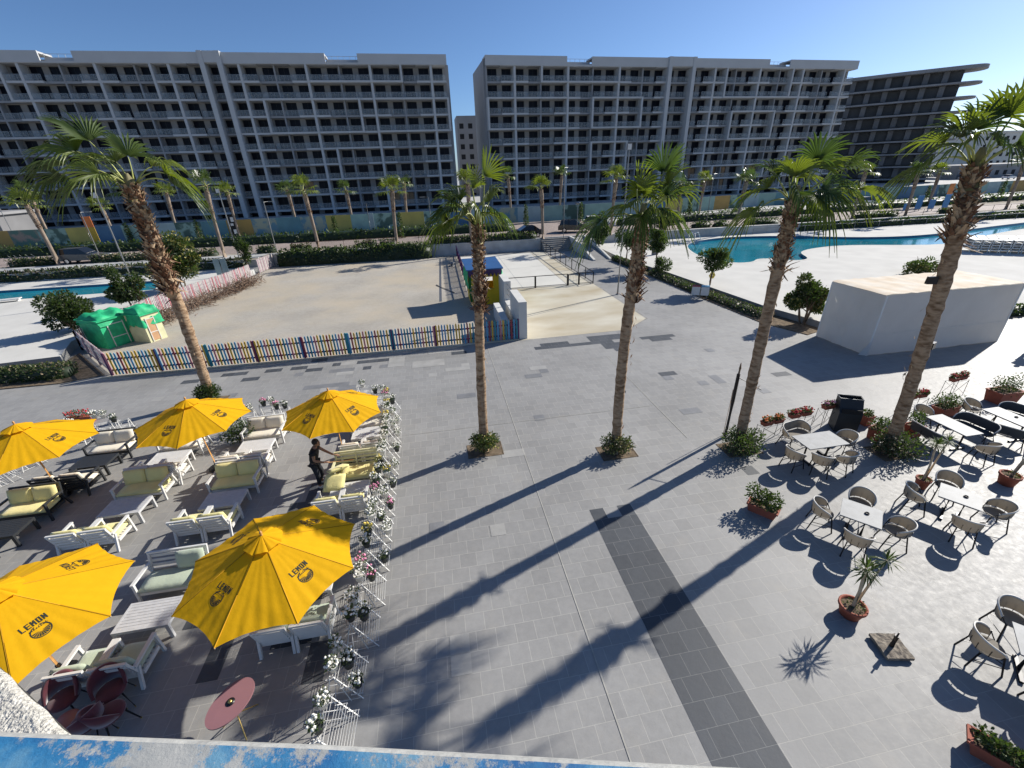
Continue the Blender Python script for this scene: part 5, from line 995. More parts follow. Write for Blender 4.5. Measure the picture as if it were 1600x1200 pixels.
def umbrella(label, cx_, cy_, rot, apex=2.82, edge=2.1, R_=1.66, logos=0, base_off=(0, 0), seed=0):
    t = thing('patio_umbrella', label, 'umbrella', (cx_, cy_, 0), 0, 'yellow umbrellas on the seating terrace'); N = 8; rnd = random.Random(seed)
    MB().tube([(base_off[0], base_off[1], 0.05), (base_off[0] * .3, base_off[1] * .3, 1.6), (0, 0, apex - .05)], .024, 10).build('pole', 'wood', t)
    MB().lathe([(0, .0), (.24, .0), (.26, .03), (.25, .07), (.06, .10), (.045, .32), (.03, .33)], 20, (base_off[0], base_off[1], 0)).build('base', 'metal_black', t)
    C_ = [V(R_ * math.cos(rot + k * math.pi / 4), R_ * math.sin(rot + k * math.pi / 4), edge + rnd.uniform(-.03, .03)) for k in range(N)]; A = V(0, 0, apex); mb = MB(); seam = MB()
    for k in range(N):
        a, b = C_[k], C_[(k + 1) % N]; m_ = (a + b) / 2 * .945; m_.z = (a.z + b.z) / 2 + .03; n_ = (a - A).cross(b - A).normalized(); rows = 24; cols = 48; vs = []
        for i in range(rows + 1):
            s = i / rows
            for j in range(cols + 1):
                u = j / cols; e = a * (1 - u) ** 2 + b * u ** 2 + (2 * u * (1 - u)) * (m_ * 2 - (a + b) / 2); p = A + (e - A) * s; lin = A + ((a * (1 - u) + b * u) - A) * s
                wr = mathutils.noise.noise(V(p.x * 3 + seed, p.y * 3, k)) * .012 * s; wr += .006 * s * s * math.sin(u * 31 + k * 2) + .02 * max(0, s - .9) * math.sin(u * 50 + k); p = p + n_ * wr * (4 * u * (1 - u)); vs.append(p)
        mb.add(vs, [(i * (cols + 1) + j, (i + 1) * (cols + 1) + j, (i + 1) * (cols + 1) + j + 1, i * (cols + 1) + j + 1) for i in range(rows) for j in range(cols)], 0, True)
        if k % 2 == logos:
            mid = (a + b) / 2; c = A + (mid - A) * .62; ey = (A - mid).normalized(); ex = (b - a).normalized(); nn = n_
            if ex.cross(ey).dot(nn) < 0: ex = -ex
            if nn.z < 0: nn = -nn; ex = ey.cross(nn) * 1.0
            if ex.cross(ey).dot(nn) < 0: ex = -ex
            def surf(q, a=a, b=b, m_=m_, k=k, n_=n_):
                # vertical drop of the plane point on to the curved panel
                ah, bh = V(a.x, a.y, 0), V(b.x, b.y, 0); det = ah.x * bh.y - ah.y * bh.x; al = (q.x * bh.y - q.y * bh.x) / det; be = (ah.x * q.y - ah.y * q.x) / det; u = be / max(1e-6, al + be)
                e = a * (1 - u) ** 2 + b * u ** 2 + (2 * u * (1 - u)) * (m_ * 2 - (a + b) / 2); s = V(q.x, q.y, 0).length / V(e.x, e.y, 0).length; p = A + (e - A) * s
                wr = mathutils.noise.noise(V(p.x * 3 + seed, p.y * 3, k)) * .012 * s + .006 * s * s * math.sin(u * 31 + k * 2); return p + n_ * wr * (4 * u * (1 - u)) + nn * .005
            lg = MB(); logo(lg, c, ex.normalized(), ey, nn, surf); lg.build('printed_logo', 'logo', t)
        seam.tube([A + V(0, 0, .003) + (a - A) * .12, a + V(0, 0, .003)], .007, 5, cap=False)
        rb_ = MB().beam(A - V(0, 0, .05), a - V(0, 0, .015), .018, .025); rb_.build('rib', 'wood_pale', t); s0 = V(0, 0, edge - .1); MB().beam(s0, A + (a - A) * .55 - V(0, 0, .03), .014, .018).build('strut', 'wood_pale', t)
    mb.build('canopy', 'canvas', t); seam.build('seams', 'canvas_seam', t)
    vt = MB(); A2 = A + V(0, 0, .075); r2 = R_ * .21
    for k in range(N):
        d0 = V(math.cos(rot + k * math.pi / 4), math.sin(rot + k * math.pi / 4), 0); d1 = V(math.cos(rot + (k + 1) * math.pi / 4), math.sin(rot + (k + 1) * math.pi / 4), 0); sl_ = (A.z - edge) / R_; vs = []
        for i in range(5):
            s = i / 4
            for j in range(7): u = j / 6; dd = (d0 * (1 - u) + d1 * u); q = dd * r2 * s * (1.0 if j in (0, 6) else 1.02); puff = .035 * math.sin(u * math.pi) * s + .012 * math.sin(u * math.pi * 3) * s; vs.append(V(q.x, q.y, A2.z - sl_ * r2 * s * 1.02 + puff - .02 * s))
        vt.add(vs, [(i * 7 + j, (i + 1) * 7 + j, (i + 1) * 7 + j + 1, i * 7 + j + 1) for i in range(4) for j in range(6)], 0, True)
    vt.build('vent_cap', 'canvas', t); MB().lathe([(.0, .12), (.02, .10), (.03, .06), (.018, .03), (.03, 0)], 10, (0, 0, A2.z - .02)).build('finial', 'wood', t); return t
umbrella('big yellow umbrella in front beside the racks, with dark LEMON logos', -3.87, 6.82, rad(30.2), 2.84, 2.1, 1.68, 0, seed=1)
umbrella('yellow umbrella cut off by the left edge, nearest the rough stone wall', -8.1, 6.5, rad(35.2), 2.84, 2.1, 1.70, 0, (-.35, .3), 2)
umbrella('yellow umbrella at the back in the middle, left of the man', -8.28, 13.5, rad(8.8), 2.8, 2.1, 1.66, 1, (-.05, .25), 3)
umbrella('yellow umbrella at the back left edge of the terrace', -12.6, 13.0, rad(12.4), 2.8, 2.1, 1.7, 1, (-.2, .3), 4)
umbrella('yellow umbrella at the back right by the flower racks', -3.87, 13.0, rad(31.9), 2.84, 2.1, 1.6, 0, (-.02, .15), 5)
# ---------------------------------------------------------------- plant racks with pots
def rack_mesh(t):
    for x in (-.34, .34):
        fr = MB()
        fr.tube([(x, .02, 0), (x, .20, .86)], .011, 6).tube([(x, .46, 0), (x, .24, .86)], .011, 6).tube([(x, -.20, 0), (x, .20, .84)], .011, 6).tube([(x, -.19, .04), (x, .45, .04)], .008, 5).tube([(x, -.08, .32), (x, .38, .32)], .008, 5).tube([(x, .04, .58), (x, .30, .58)], .008, 5); fr.build('side_frame', 'metal_white', t)
    MB().tube([(-.34, .30, .05), (.34, .38, .55)], .007, 5).tube([(.34, .30, .05), (-.34, .38, .55)], .007, 5).build('cross_brace', 'metal_white', t)
    for y, z in ((-.12, .20), (.04, .46), (.22, .78)):
        sh = MB()
        for k in range(5): sh.tube([(-.36, y - .1 + k * .05, z), (.36, y - .1 + k * .05, z)], .006, 5)
        for x in (-.35, .35): sh.tube([(x, y - .11, z), (x, y + .11, z)], .009, 5)
        sh.build('shelf', 'metal_white', t)
rack0 = thing('plant_rack', '', 'plant rack', (0, 0, 0), 0, 'white wire plant racks round the seating terrace'); rack_mesh(rack0); rused = [False]
def rack(label, x, y, rz):
    if not rused[0]: rused[0] = True; rack0.location = (x, y, 0); rack0.rotation_euler = (0, 0, rz); rack0['label'] = label; return rack0
    return dup(rack0, (x, y, 0), rz, label)
def pot(label, loc, m, fm, seed, r=.10, h=.17, fl=.16, group='flower pots on the white racks', nf=16, name='flower_pot'):
    rnd = random.Random(seed); t = thing(name, label, 'flower pot', loc, rnd.uniform(0, 6), group)
    MB().lathe([(0, .005), (r * .72, 0), (r, h), (r * 1.08, h), (r * 1.08, h - .02), (r * .9, h - .015), (0, h - .03)], 18).build('pot', m, t); mb = MB()
    mb.leaves((0, 0, h + fl * .45), (fl * .8, fl * .8, fl * .6), 110, .055, rnd, (0, 1, 2), .2)
    mb.build('leaves', ['g1', 'olive', 'g3' if seed % 2 else 'g2'], t); f = MB()
    for i in range(nf):
        a = rnd.uniform(0, 6.28); k = rnd.uniform(.2, 1); f.ico((math.cos(a) * fl * .85 * k, math.sin(a) * fl * .85 * k, h + fl * rnd.uniform(.55, 1.05)), rnd.uniform(.02, .034), 0, 0 if True else 1, .25, rnd)
    f.build('flowers', fm, t); return t
rp = random.Random(21); pc = 0
ys = [4.5 + .98 * i for i in range(13)]
for i, y in enumerate(ys):
    xo = -1.95 - .05 * max(0, (8 - y)) - (.12 if y < 5.5 else 0) - (0 if y < 14 else (y - 14) * .08) + .0
    rz = rad(90) + rp.uniform(-.06, .06)  # low steps face outwards (+x)
    rack('%s white wire rack from the camera along the right edge of the terrace' % ORD[i], xo - .28, y, rz)
    for (dy, sh) in ((.2, 2), (-.18, 2), (.05, 1), (-.2, 0)):
        if rp.random() < (.0 if sh == 2 else .3): continue
        dx, z = ((-.12, .205), (.04, .465), (.22, .785))[sh]; pc += 1; m_ = rp.choice(('pot_white', 'pot_dark', 'pot_white')); fm = rp.choice(('f_white', 'f_white', 'f_white', 'f_pink', 'f_white', 'f_white', 'f_yellow', 'f_white'))
        big = rp.random() < .3; xx = xo - .28 - dx; yy = y + dy
        pot('%s pot, %s blooms, %s shelf of %s right hand rack from the camera, %s' % ({'pot_white': 'white', 'pot_dark': 'dark'}[m_], {'f_white': 'white', 'f_pink': 'pink', 'f_yellow': 'yellow'}[fm], ('bottom', 'middle', 'top')[sh], ORD[i], 'far' if dy > .1 else 'near' if dy < -.1 else 'middle'), (xx, yy, z), m_, fm, pc, .12 if big else .095, .2 if big else .16, .2 if big else .17)
for i, (px, py) in enumerate(((128, 690), (175, 675), (205, 680), (398, 665), (430, 655), (450, 660), (578, 625), (598, 635))):
    p = G(px, py); rack('%s white wire rack from the left in the back row of the terrace' % ORD[i], p.x, p.y, rp.uniform(-.4, .4) + math.pi)
    for dx, m_, fm in ((-.15, rp.choice(('pot_white', 'pot_dark')), 'f_pink' if 3 <= i <= 5 else 'f_white'), (.16, rp.choice(('pot_white', 'pot_dark')), 'f_white')):
        if i in (2, 6) and dx > 0: continue
        pc += 1; pot('%s pot with %s flowers, %s of the %s back rack from the left' % ('white' if m_ == 'pot_white' else 'dark', 'pink' if fm == 'f_pink' else 'white', 'on the left' if dx < 0 else 'on the right', ORD[i]), (p.x + dx, p.y - .22, .785), m_, fm, 200 + pc)
# low flower trough, folding racks at the left
p = G(112, 672); t = thing('planter', 'long terracotta trough of red flowers behind the back left umbrella', 'planter', (p.x, p.y + .6, 0)); MB().prism([(-.5, -.12), (.5, -.12), (.5, .12), (-.5, .12)], 0, .3).build('trough', 'terracotta', t); mb = MB(); mb.leaves((0, 0, .42), (.5, .2, .16), 260, .07, rp, (0, 1), .2); mb.build('leaves', ['g1', 'g2'], t); f = MB()
for i in range(40): f.ico((rp.uniform(-.48, .48), rp.uniform(-.16, .16), rp.uniform(.42, .6)), .03, 0, 0, .2, rp)
f.build('flowers', 'f_red', t)
for i, (px, py) in enumerate(((120, 712), (95, 728), (70, 742), (30, 770), (5, 780))):
    p = G(px, py); rack('%s white wire rack from the right in the line beyond the dark sofas' % ORD[i], p.x - .9, p.y + .9, rad(150) + rp.uniform(-.2, .2))
# ---------------------------------------------------------------- pink table and burgundy chairs
p = G(360, 1097, .72); t = thing('oval_table', 'dusty pink oval table with a small brass centre, on thin legs, in front', 'table', (p.x, p.y, 0), rad(60)); mb = MB(); vs = []; n_ = 40
mb.add([V(.43 * math.cos(a * 6.2832 / n_), .30 * math.sin(a * 6.2832 / n_), z) for z in (.69, .72) for a in range(n_)], [tuple(range(n_))[::-1], tuple(range(n_, 2 * n_))] + [(i, (i + 1) % n_, n_ + (i + 1) % n_, n_ + i) for i in range(n_)]); mb.build('tabletop', 'pink_top', t)
MB().lathe([(.075, .722), (.075, .728), (.0, .73)], 20).build('centre_plate', 'metal_black', t); MB().lathe([(.03, .731), (.034, .75), (.0, .752)], 10).build('brass_boss', 'brass', t)
for k in range(3): a = k * 2.094; MB().tube([(.05 * math.cos(a), .05 * math.sin(a), .69), (.06 * math.cos(a), .06 * math.sin(a), .3), (.34 * math.cos(a), .34 * math.sin(a), .01)], .011, 6).build('leg', 'brass', t)
p = G(102, 1124, .45); t = thing('stool', 'small round dusty pink stool beside the burgundy chairs', 'stool', (p.x, p.y, 0)); MB().lathe([(0, .44), (.16, .44), (.19, .42), (.19, .36), (0, .34)], 24).build('seat', 'pink_top', t)
for k in range(3): a = k * 2.094; MB().tube([(.1 * math.cos(a), .1 * math.sin(a), .35), (.17 * math.cos(a), .17 * math.sin(a), 0)], .012, 6).build('leg', 'metal_black', t)
def velvet_chair(label, loc, rz, s=1.0):
    t = thing('velvet_chair', label, 'chair', loc, rz, 'burgundy velvet chairs at the bottom left'); m_ = MB().lathe([(0, .40), (.20, .40), (.235, .43), (.235, .47), (.20, .50), (0, .505)], 24); m_.build('seat', 'burgundy', t); mb = MB(); vs = []; n_ = 18
    for ro in (.27, .215):
        for i in range(n_ + 1):
            a = rad(-15 + 210 * i / n_); k = math.sin((i / n_) * math.pi) ** .5
            for z in (.46, .46 + .36 * k): vs.append(V(ro * math.cos(a), ro * math.sin(a) + (.05 if z > .5 else 0), z + .04))
    w2 = 2 * (n_ + 1); fs = []
    for i in range(n_): fs += [(2 * i, 2 * i + 2, 2 * i + 3, 2 * i + 1), (w2 + 2 * i + 1, w2 + 2 * i + 3, w2 + 2 * i + 2, w2 + 2 * i), (2 * i + 1, 2 * i + 3, w2 + 2 * i + 3, w2 + 2 * i + 1), (2 * i, w2 + 2 * i, w2 + 2 * i + 2, 2 * i + 2)]
    mb.add(vs, fs, 0, True); mb.build('backrest', 'burgundy', t)
    for sx, sy in ((-1, -1), (1, -1), (-1, 1), (1, 1)): MB().tube([(sx * .15, sy * .15, .40), (sx * .22, sy * .24, 0)], [.016, .01], 6).build('leg', 'metal_black', t); MB().tube([(sx * .215, sy * .232, .04), (sx * .22, sy * .24, 0.001)], .013, 6).build('leg_cap', 'brass', t)
for i, (px, py, rz, lb) in enumerate(((168, 1072, .5, 'rightmost burgundy velvet chair, its tall back to the sage armchairs'), (93, 1085, .2, 'burgundy velvet chair next to the rough stone wall'), (165, 1108, 2.6, 'burgundy velvet chair close to the parapet, below the rightmost one'), (128, 1120, -2.2, 'burgundy velvet chair nearest the parapet beside the pink stool'))): p = G(px, py, .6); velvet_chair(lb, (p.x, p.y, 0), rz)
# ================================================================ CAFE TABLES
def cafe_table(label, c, rz, w_, d_, phone=False):
    t = thing('cafe_table', label, 'table', (c[0], c[1], 0), rz, 'marble topped cafe tables on the right'); MB().bx(-w_ / 2, w_ / 2, -d_ / 2, d_ / 2, .725, .75).build('tabletop', 'marble', t); MB().bx(-w_ / 2 + .02, w_ / 2 - .02, -d_ / 2 + .02, d_ / 2 - .02, .70, .724).build('apron', 'metal_black', t)
    for s in ((-1, 1) if w_ > 1 else (-.6, .6)):
        x = s * w_ * .3; MB().tube([(x, 0, .05), (x, 0, .7)], .035, 10).build('column', 'metal_black', t); MB().beam((x, -d_ * .4, .03), (x, d_ * .4, .03), .06, .05).build('foot', 'metal_black', t)
    if phone: o = MB().lathe([(0, 0), (.05, 0), (.055, .02), (.045, .035), (.04, .02), (0, .015)], 14).build('ashtray', 'metal_black'); o.location = (c[0] + .1, c[1] - .06, .751); tag(o, 'black ashtray on the ' + phone, 'ashtray')
def cafe_chair(label, loc, rz, wide=0.0, fab='mesh_beige', rim='rim_beige'):
    t = thing('cafe_chair' if not wide else 'cafe_bench', label, 'chair' if not wide else 'bench', loc, rz, 'curved back cafe chairs' if not wide else 'curved back cafe benches'); n_ = 22; sx_ = wide / 2
    def P(a, r, z): x = r * math.cos(a); return V(x + (sx_ if x > .02 else -sx_ if x < -.02 else 0), r * math.sin(a), z)
    mb = MB(); vs = []
    for i in range(n_ + 1):
        a = rad(-22 + 224 * i / n_); k = max(0, math.sin((i / n_) * math.pi)) ** .6; zt = .58 + .22 * k; zb = .50 - .02 * k
        vs += [P(a, .27, zb), P(a, .30, zt)]
    fs = [(2 * i, 2 * i + 2, 2 * i + 3, 2 * i + 1) for i in range(n_)]; o0 = len(vs); vs2 = [v * .965 + V(0, 0, v.z * .035) for v in vs]; mb.add(vs + vs2, fs + [(o0 + a, o0 + d, o0 + c, o0 + b) for a, b, c, d in fs], 0, True); mb.build('backrest', fab, t)
    r = MB(); r.tube([vs[2 * i + 1] for i in range(n_ + 1)], .018, 7); r.build('rim', rim, t)
    s = MB(); q = [P(rad(a), .255, 0) for a in range(-180, 180, 18)]; s.prism([(v.x, v.y * .95) for v in q], .435, .46); s.build('seat', fab, t)
    for ax_, ay_ in ((-1, -1), (1, -1), (-1, 1), (1, 1)):
        x = ax_ * (.2 + sx_); MB().tube([(x * .95, ay_ * .17, .45), (x * 1.05, ay_ * .22, .22), (x * 1.15, ay_ * .27, 0)], .017, 6).build('leg', 'metal_black', t)
    mb = MB(); X = .2 + sx_
    mb.tube([(-X, -.19, .3), (X, .19, .3)], .008, 5).tube([(X, -.19, .3), (-X, .19, .3)], .008, 5)
    for a in (-22, 20, 60, 90, 120, 160, 202): v0 = P(rad(a), .27, .45); v1 = P(rad(a), .285, .62); mb.tube([v0, v1], .008, 5)
    for s_ in (-1, 1): mb.tube([(s_ * X * 1.05, -.21, .2), (s_ * X * 1.05, .21, .2)], .009, 5); mb.tube([(s_ * X, -.18, .44), P(rad(-22 if s_ > 0 else 202), .29, .58)], .012, 5)
    mb.build('brace', 'metal_black', t); return t
def face(p, c): d = V(c[0] - p[0], c[1] - p[1], 0); return math.atan2(d.y, d.x) + math.pi / 2
tabs = [('long cafe table beside the black bin', (11.83, 9.87), 0.0, 1.45, .80, None, [(11.75, 10.72, .5), (10.75, 9.62, 0), (11.35, 9.2, 0), (12.1, 9.12, 0), (12.95, 9.95, 0)]),
        ('small cafe table behind the yucca pot', (10.2, 6.78), rad(-49), .86, .80, 'small cafe table behind the yucca pot', [(9.6, 7.25, 0), (10.85, 7.35, 0), (9.62, 6.25, 0), (10.85, 6.3, 0)]),
        ('cafe table between two yuccas', (13.28, 6.77), rad(-56), .84, .76, 'cafe table between two yuccas', [(12.55, 7.25, 0), (13.85, 7.45, 0), (12.7, 6.1, 0), (13.95, 6.3, 0)]),
        ('long cafe table behind the rightmost palm', (16.85, 9.68), rad(90), 1.3, .70, None, [(17.0, 10.75, 0), (16.0, 9.75, .5), (17.85, 9.7, .6), (16.8, 8.6, 0)]),
        ('cafe table at the right edge', (19.25, 9.65), rad(90), 1.3, .72, 'cafe table at the right edge', [(19.2, 10.75, 0), (20.2, 10.0, .5), (18.6, 9.2, .4), (19.3, 8.6, 0)]),
        ('cafe table in the bottom right corner', (10.4, 3.1), rad(-48), .84, .8, None, [(9.75, 3.5, 0), (10.85, 3.85, 0), (9.75, 2.5, 0)])]
for nm, c, rz, w_, d_, ph, chs in tabs:
    cafe_table('marble topped ' + nm, c, rz, w_, d_, ph)
    for j, (x, y, wd) in enumerate(chs):
        dx, dy = x - c[0], y - c[1]; side = ('far' if dy > .25 else 'near' if dy < -.25 else '') + (' right' if dx > .2 else ' left' if dx < -.2 else ' middle')
        dark = wd and c[0] > 16; cafe_chair('%s curved %s, %s side of the %s' % ('dark' if dark else 'beige', 'bench' if wd else 'chair', side.strip(), nm), (x, y, 0), face((x, y), c) + R0.uniform(-.12, .12), wd, 'mesh_dark' if dark else 'mesh_beige', 'rim_beige')
# bin
p = G(1322, 674); t = thing('litter_bin', 'tall black litter bin with an angled open top beside the long cafe table', 'litter bin', (p.x, p.y + .2, 0), rad(-28)); mb = MB()
mb.bx(-.36, .36, -.3, .3, 0, .78).add([(-.36, -.3, .781), (.36, -.3, .781), (.36, .3, .781), (-.36, .3, .781), (-.36, -.02, 1.25), (.36, -.02, 1.25), (.36, .3, 1.25), (-.36, .3, 1.25)], [(0, 1, 5, 4), (1, 2, 6, 5), (2, 3, 7, 6), (3, 0, 4, 7)]); mb.build('body', 'bin', t); MB().bx(-.33, .33, .0, .29, 1.12, 1.13).build('inner_liner', 'void', t); MB().bx(-.3, .3, -.33, -.302, .8, .98).build('flap', 'rubber', t); MB().tube([(-.37, -.02, 1.26), (.37, -.02, 1.26), (.37, .31, 1.26), (-.37, .31, 1.26), (-.37, -.02, 1.26)], .012, 5).build('trim', 'metal_grey', t)
# planters
def planter(label, loc, rz, w_, d_, h, seed, R=(.4, .3, .4), mats=('g1', 'g2', 'g3', 'g4'), n=500, fl=None, z=0, name='planter', leaf=.075, lobes=5, group=None):
    rnd = random.Random(seed); t = thing(name, label, 'planter', (loc[0], loc[1], z), rz, group); k = .84; a, b = w_ / 2, d_ / 2; mb = MB()
    O = [(-a, -b), (a, -b), (a, b), (-a, b)]; vs = [V(x * k, y * k, 0) for x, y in O] + [V(x, y, h) for x, y in O] + [V(x * .9, y * .86, h) for x, y in O] + [V(x * .88, y * .84, h - .05) for x, y in O]
    fs = [(3, 2, 1, 0)] + [(i, (i + 1) % 4, 4 + (i + 1) % 4, 4 + i) for i in range(4)] + [(4 + i, 4 + (i + 1) % 4, 8 + (i + 1) % 4, 8 + i) for i in range(4)] + [(8 + i, 8 + (i + 1) % 4, 12 + (i + 1) % 4, 12 + i) for i in range(4)]
    mb.add(vs, fs); mb.build('box', 'terracotta', t); MB().bx(-a * 1.02, a * 1.02, -b * 1.04, -b * 1.001, h - .045, h + .002).bx(-a * 1.02, a * 1.02, b * 1.001, b * 1.04, h - .045, h + .002).bx(-a * 1.04, -a * 1.001, -b, b, h - .045, h + .002).bx(a * 1.001, a * 1.04, -b, b, h - .045, h + .002).build('rim', 'terracotta', t)
    MB().sheet([(x * .88, y * .84) for x, y in O], h - .045).build('soil', 'soil', t); mb = MB()
    for i in range(lobes):
        u = (i + .5) / lobes * 2 - 1; mb.leaves((u * a * .9 + rnd.uniform(-.06, .06), rnd.uniform(-.5, .5) * b, h + R[2] * rnd.uniform(.3, .7)), (R[0] * rnd.uniform(.5, .8), R[1] * rnd.uniform(.6, .9), R[2] * rnd.uniform(.5, .8)), n // lobes, leaf, rnd, tuple(range(len(mats))), .2)
    mb.build('plant', list(mats), t)
    if fl:
        f = MB()
        for i in range(int(60 * w_)): f.ico((rnd.uniform(-a, a), rnd.uniform(-b * 1.1, b * 1.1), h + R[2] * rnd.uniform(.5, 1.3)), rnd.uniform(.02, .034), 0, 0, .25, rnd)
        f.build('flowers', fl, t)
    return t
a = (G(1160, 790) + G(1195, 818)) / 2; planter('oblong terracotta planter with a leafy bush standing alone in front of the cafe tables', (8.42, 7.98), rad(-52), .78, .34, .26, 1, (.34, .28, .46), ('g1', 'g2', 'g3', 'g4'), 1000, leaf=.085)
planter('oblong terracotta planter of low trailing plants in the bottom right corner', (8.35, 2.0), rad(-52), 1.15, .34, .28, 2, (.28, .2, .16), ('g2', 'olive', 'g4', 'g1'), 1200, leaf=.07, lobes=7)
planter('square terracotta pot with a leafy plant just right of the black bin', (14.85, 10.45), .3, .5, .42, .42, 3, (.34, .3, .4), n=600, lobes=3)
planter('terracotta pot with a dark plant right behind the rightmost palm trunk', (16.25, 10.35), .1, .5, .42, .42, 4, (.36, .3, .42), n=500, lobes=3)
planter('small terracotta pot behind the left side of the rightmost palm trunk', (15.3, 11.3), .1, .36, .32, .4, 14, (.2, .2, .2), n=200, lobes=2)
planter('wide terracotta trough with a spreading leafy plant behind the long cafe tables', (18.7, 11.2), .1, .95, .42, .42, 5, (.45, .35, .4), n=900, lobes=5, mats=('g1', 'g2', 'g2', 'g4'))
planter('big terracotta trough with a dark bush near the right edge', (22.0, 11.6), .0, 1.1, .6, .5, 6, (.5, .45, .5), ('g3', 'g1', 'g3'), 900)
def flower_stand(label, loc, rz, w_, boxes, fm):
    t = thing('flower_stand', label, 'flower stand', loc, rz, 'black folding flower stands'); z = .72; mb = MB()
    for s in (-1, 1): MB().tube([(s * w_ / 2, -.14, z), (s * w_ / 2, -.16, 0)], .009, 5).tube([(s * w_ / 2, .14, z), (s * w_ / 2, .16, 0)], .009, 5).build('leg', 'metal_black', t)
    for y in (-.15, .15): mb.tube([(-w_ / 2, y, .1), (w_ / 2, y, z - .02)], .008, 5).tube([(w_ / 2, y, .1), (-w_ / 2, y, z - .02)], .008, 5)
    mb.build('cross_brace', 'metal_black', t); mb = MB()
    for k in range(4): mb.tube([(-w_ / 2, -.13 + k * .087, z), (w_ / 2, -.13 + k * .087, z)], .007, 5)
    mb.build('shelf', 'metal_black', t)
    for i in range(boxes):
        u = (i + .5) / boxes - .5; x = u * w_; c = V(loc[0] + x * math.cos(rz), loc[1] + x * math.sin(rz), 0)
        planter('%sterracotta flower box on the %s' % ('' if boxes == 1 else ('left ', 'right ')[i], label), c, rz, w_ / boxes * .86, .22, .16, 60 + i + int(loc[0] * 3), (.16, .14, .12), ('g1', 'g2', 'olive'), 260, fm, z + .012, 'flower_box', .06, 3, 'flower boxes on the black stands')
flower_stand('black stand of orange flowers beside the bushy palm', (11.05, 11.12, 0), .12, .95, 2, 'f_orange')
flower_stand('black stand of red flowers behind the beige curved bench', (12.35, 11.35, 0), .1, 1.0, 2, 'f_red')
flower_stand('black stand of pink flowers left of the bin', (13.75, 11.6, 0), .1, .55, 1, 'f_pink')
flower_stand('black stand of red flowers behind the rightmost palm', (17.55, 11.55, 0), .05, .95, 2, 'f_red')
flower_stand('black stand of red flowers nearest the tent', (20.6, 12.4, 0), .15, .95, 2, 'f_red')
# yuccas
def yucca(label, loc, stems, seed, r=.19, h=.28, leafr=.34):
    rnd = random.Random(seed); t = thing('yucca', label, 'potted yucca', (loc[0], loc[1], 0)); MB().lathe([(0, .01), (r * .75, 0), (r * .98, h * .8), (r * 1.08, h * .82), (r * 1.08, h), (r * .93, h), (r * .9, h - .05), (0, h - .05)], 24).build('pot', 'terracotta', t); MB().lathe([(r * .9, h - .045), (0, h - .03)], 18).build('soil', 'soil', t)
    for (dx, dy, H) in stems:
        MB().tube([(dx * .1, dy * .1, h - .06), (dx * .35 + .02, dy * .3, h + H * .4), (dx * .7, dy * .7, h + H * .75), (dx, dy, h + H)], [.034, .026, .022, .02], 8).build('stem', 'wood_pale', t); mb = MB(); c = V(dx, dy, h + H)
        for i in range(46):
            a = i * 2.4; el = rad(rnd.uniform(-35, 80)); d = V(math.cos(a) * math.cos(el), math.sin(a) * math.cos(el), math.sin(el)); L_ = leafr * rnd.uniform(.75, 1.1); s = d.cross(V(0, 0, 1)).normalized() * .014; m1 = c + d * L_ * .55; e = c + d * L_ - V(0, 0, .06 * math.cos(el) * L_ / .3)
            mb.add([c, m1 - s, e, m1 + s], [(0, 1, 2, 3)], i % 2)
        mb.build('leaf_rosette', ['g4', 'g2'], t)
    mb = MB(); mb.leaves((.03, -.03, h + .02), (r * .9, r * .9, .07), 90, .05, rnd, (0,), .1); mb.build('ground_plants', 'g2', t)
yucca('three stemmed yucca in a round terracotta pot, the nearest to the camera', (8.15, 4.83), [(.05, .12, 1.0), (.12, .1, .85), (.52, .12, 1.12)], 1, .25, .30)
yucca('yucca with three slim stems in a terracotta pot behind the cafe table at the right', (13.75, 7.95), [(-.15, 0, 1.25), (0, .1, 1.15), (.22, 0, 1.3)], 2, .18, .34, .3)
yucca('bare stemmed yucca in a dark red pot at the right edge', (16.35, 7.55), [(.3, 0, 1.1), (.5, .1, 1.0), (.42, -.1, 1.25)], 3, .24, .36, .26)
# stone umbrella base
p = G(1385, 1020); t = thing('umbrella_base', 'rough square stone slab with an upright dark metal socket, standing on the paving', 'umbrella base', (8.3, 4.02, 0), rad(-12)); mb = MB(); rnd = random.Random(9); n_ = 8; vs = []
for i in range(n_ + 1):
    for j in range(n_ + 1): vs.append(V((i / n_ - .5) * .52, (j / n_ - .5) * .52, .10 + rnd.uniform(-.008, .012)))
fs = [(i * (n_ + 1) + j, (i + 1) * (n_ + 1) + j, (i + 1) * (n_ + 1) + j + 1, i * (n_ + 1) + j + 1) for i in range(n_) for j in range(n_)]; mb.add(vs, fs); mb.bx(-.26, .26, -.26, .26, .035, .095); mb.build('slab', 'stone_base', t); MB().tube([(0, 0, .1), (0, 0, .42)], .042, 12).build('socket', 'metal_black', t); MB().tube([(0, 0, .42), (0, 0, .52)], .018, 10).build('spindle', 'metal_black', t)
for sx in (-1, 1):
    for sy in (-1, 1): MB().bx(sx * .2 - .02, sx * .2 + .02, sy * .2 - .02, sy * .2 + .02, 0, .034).build('foot', 'metal_black', t)
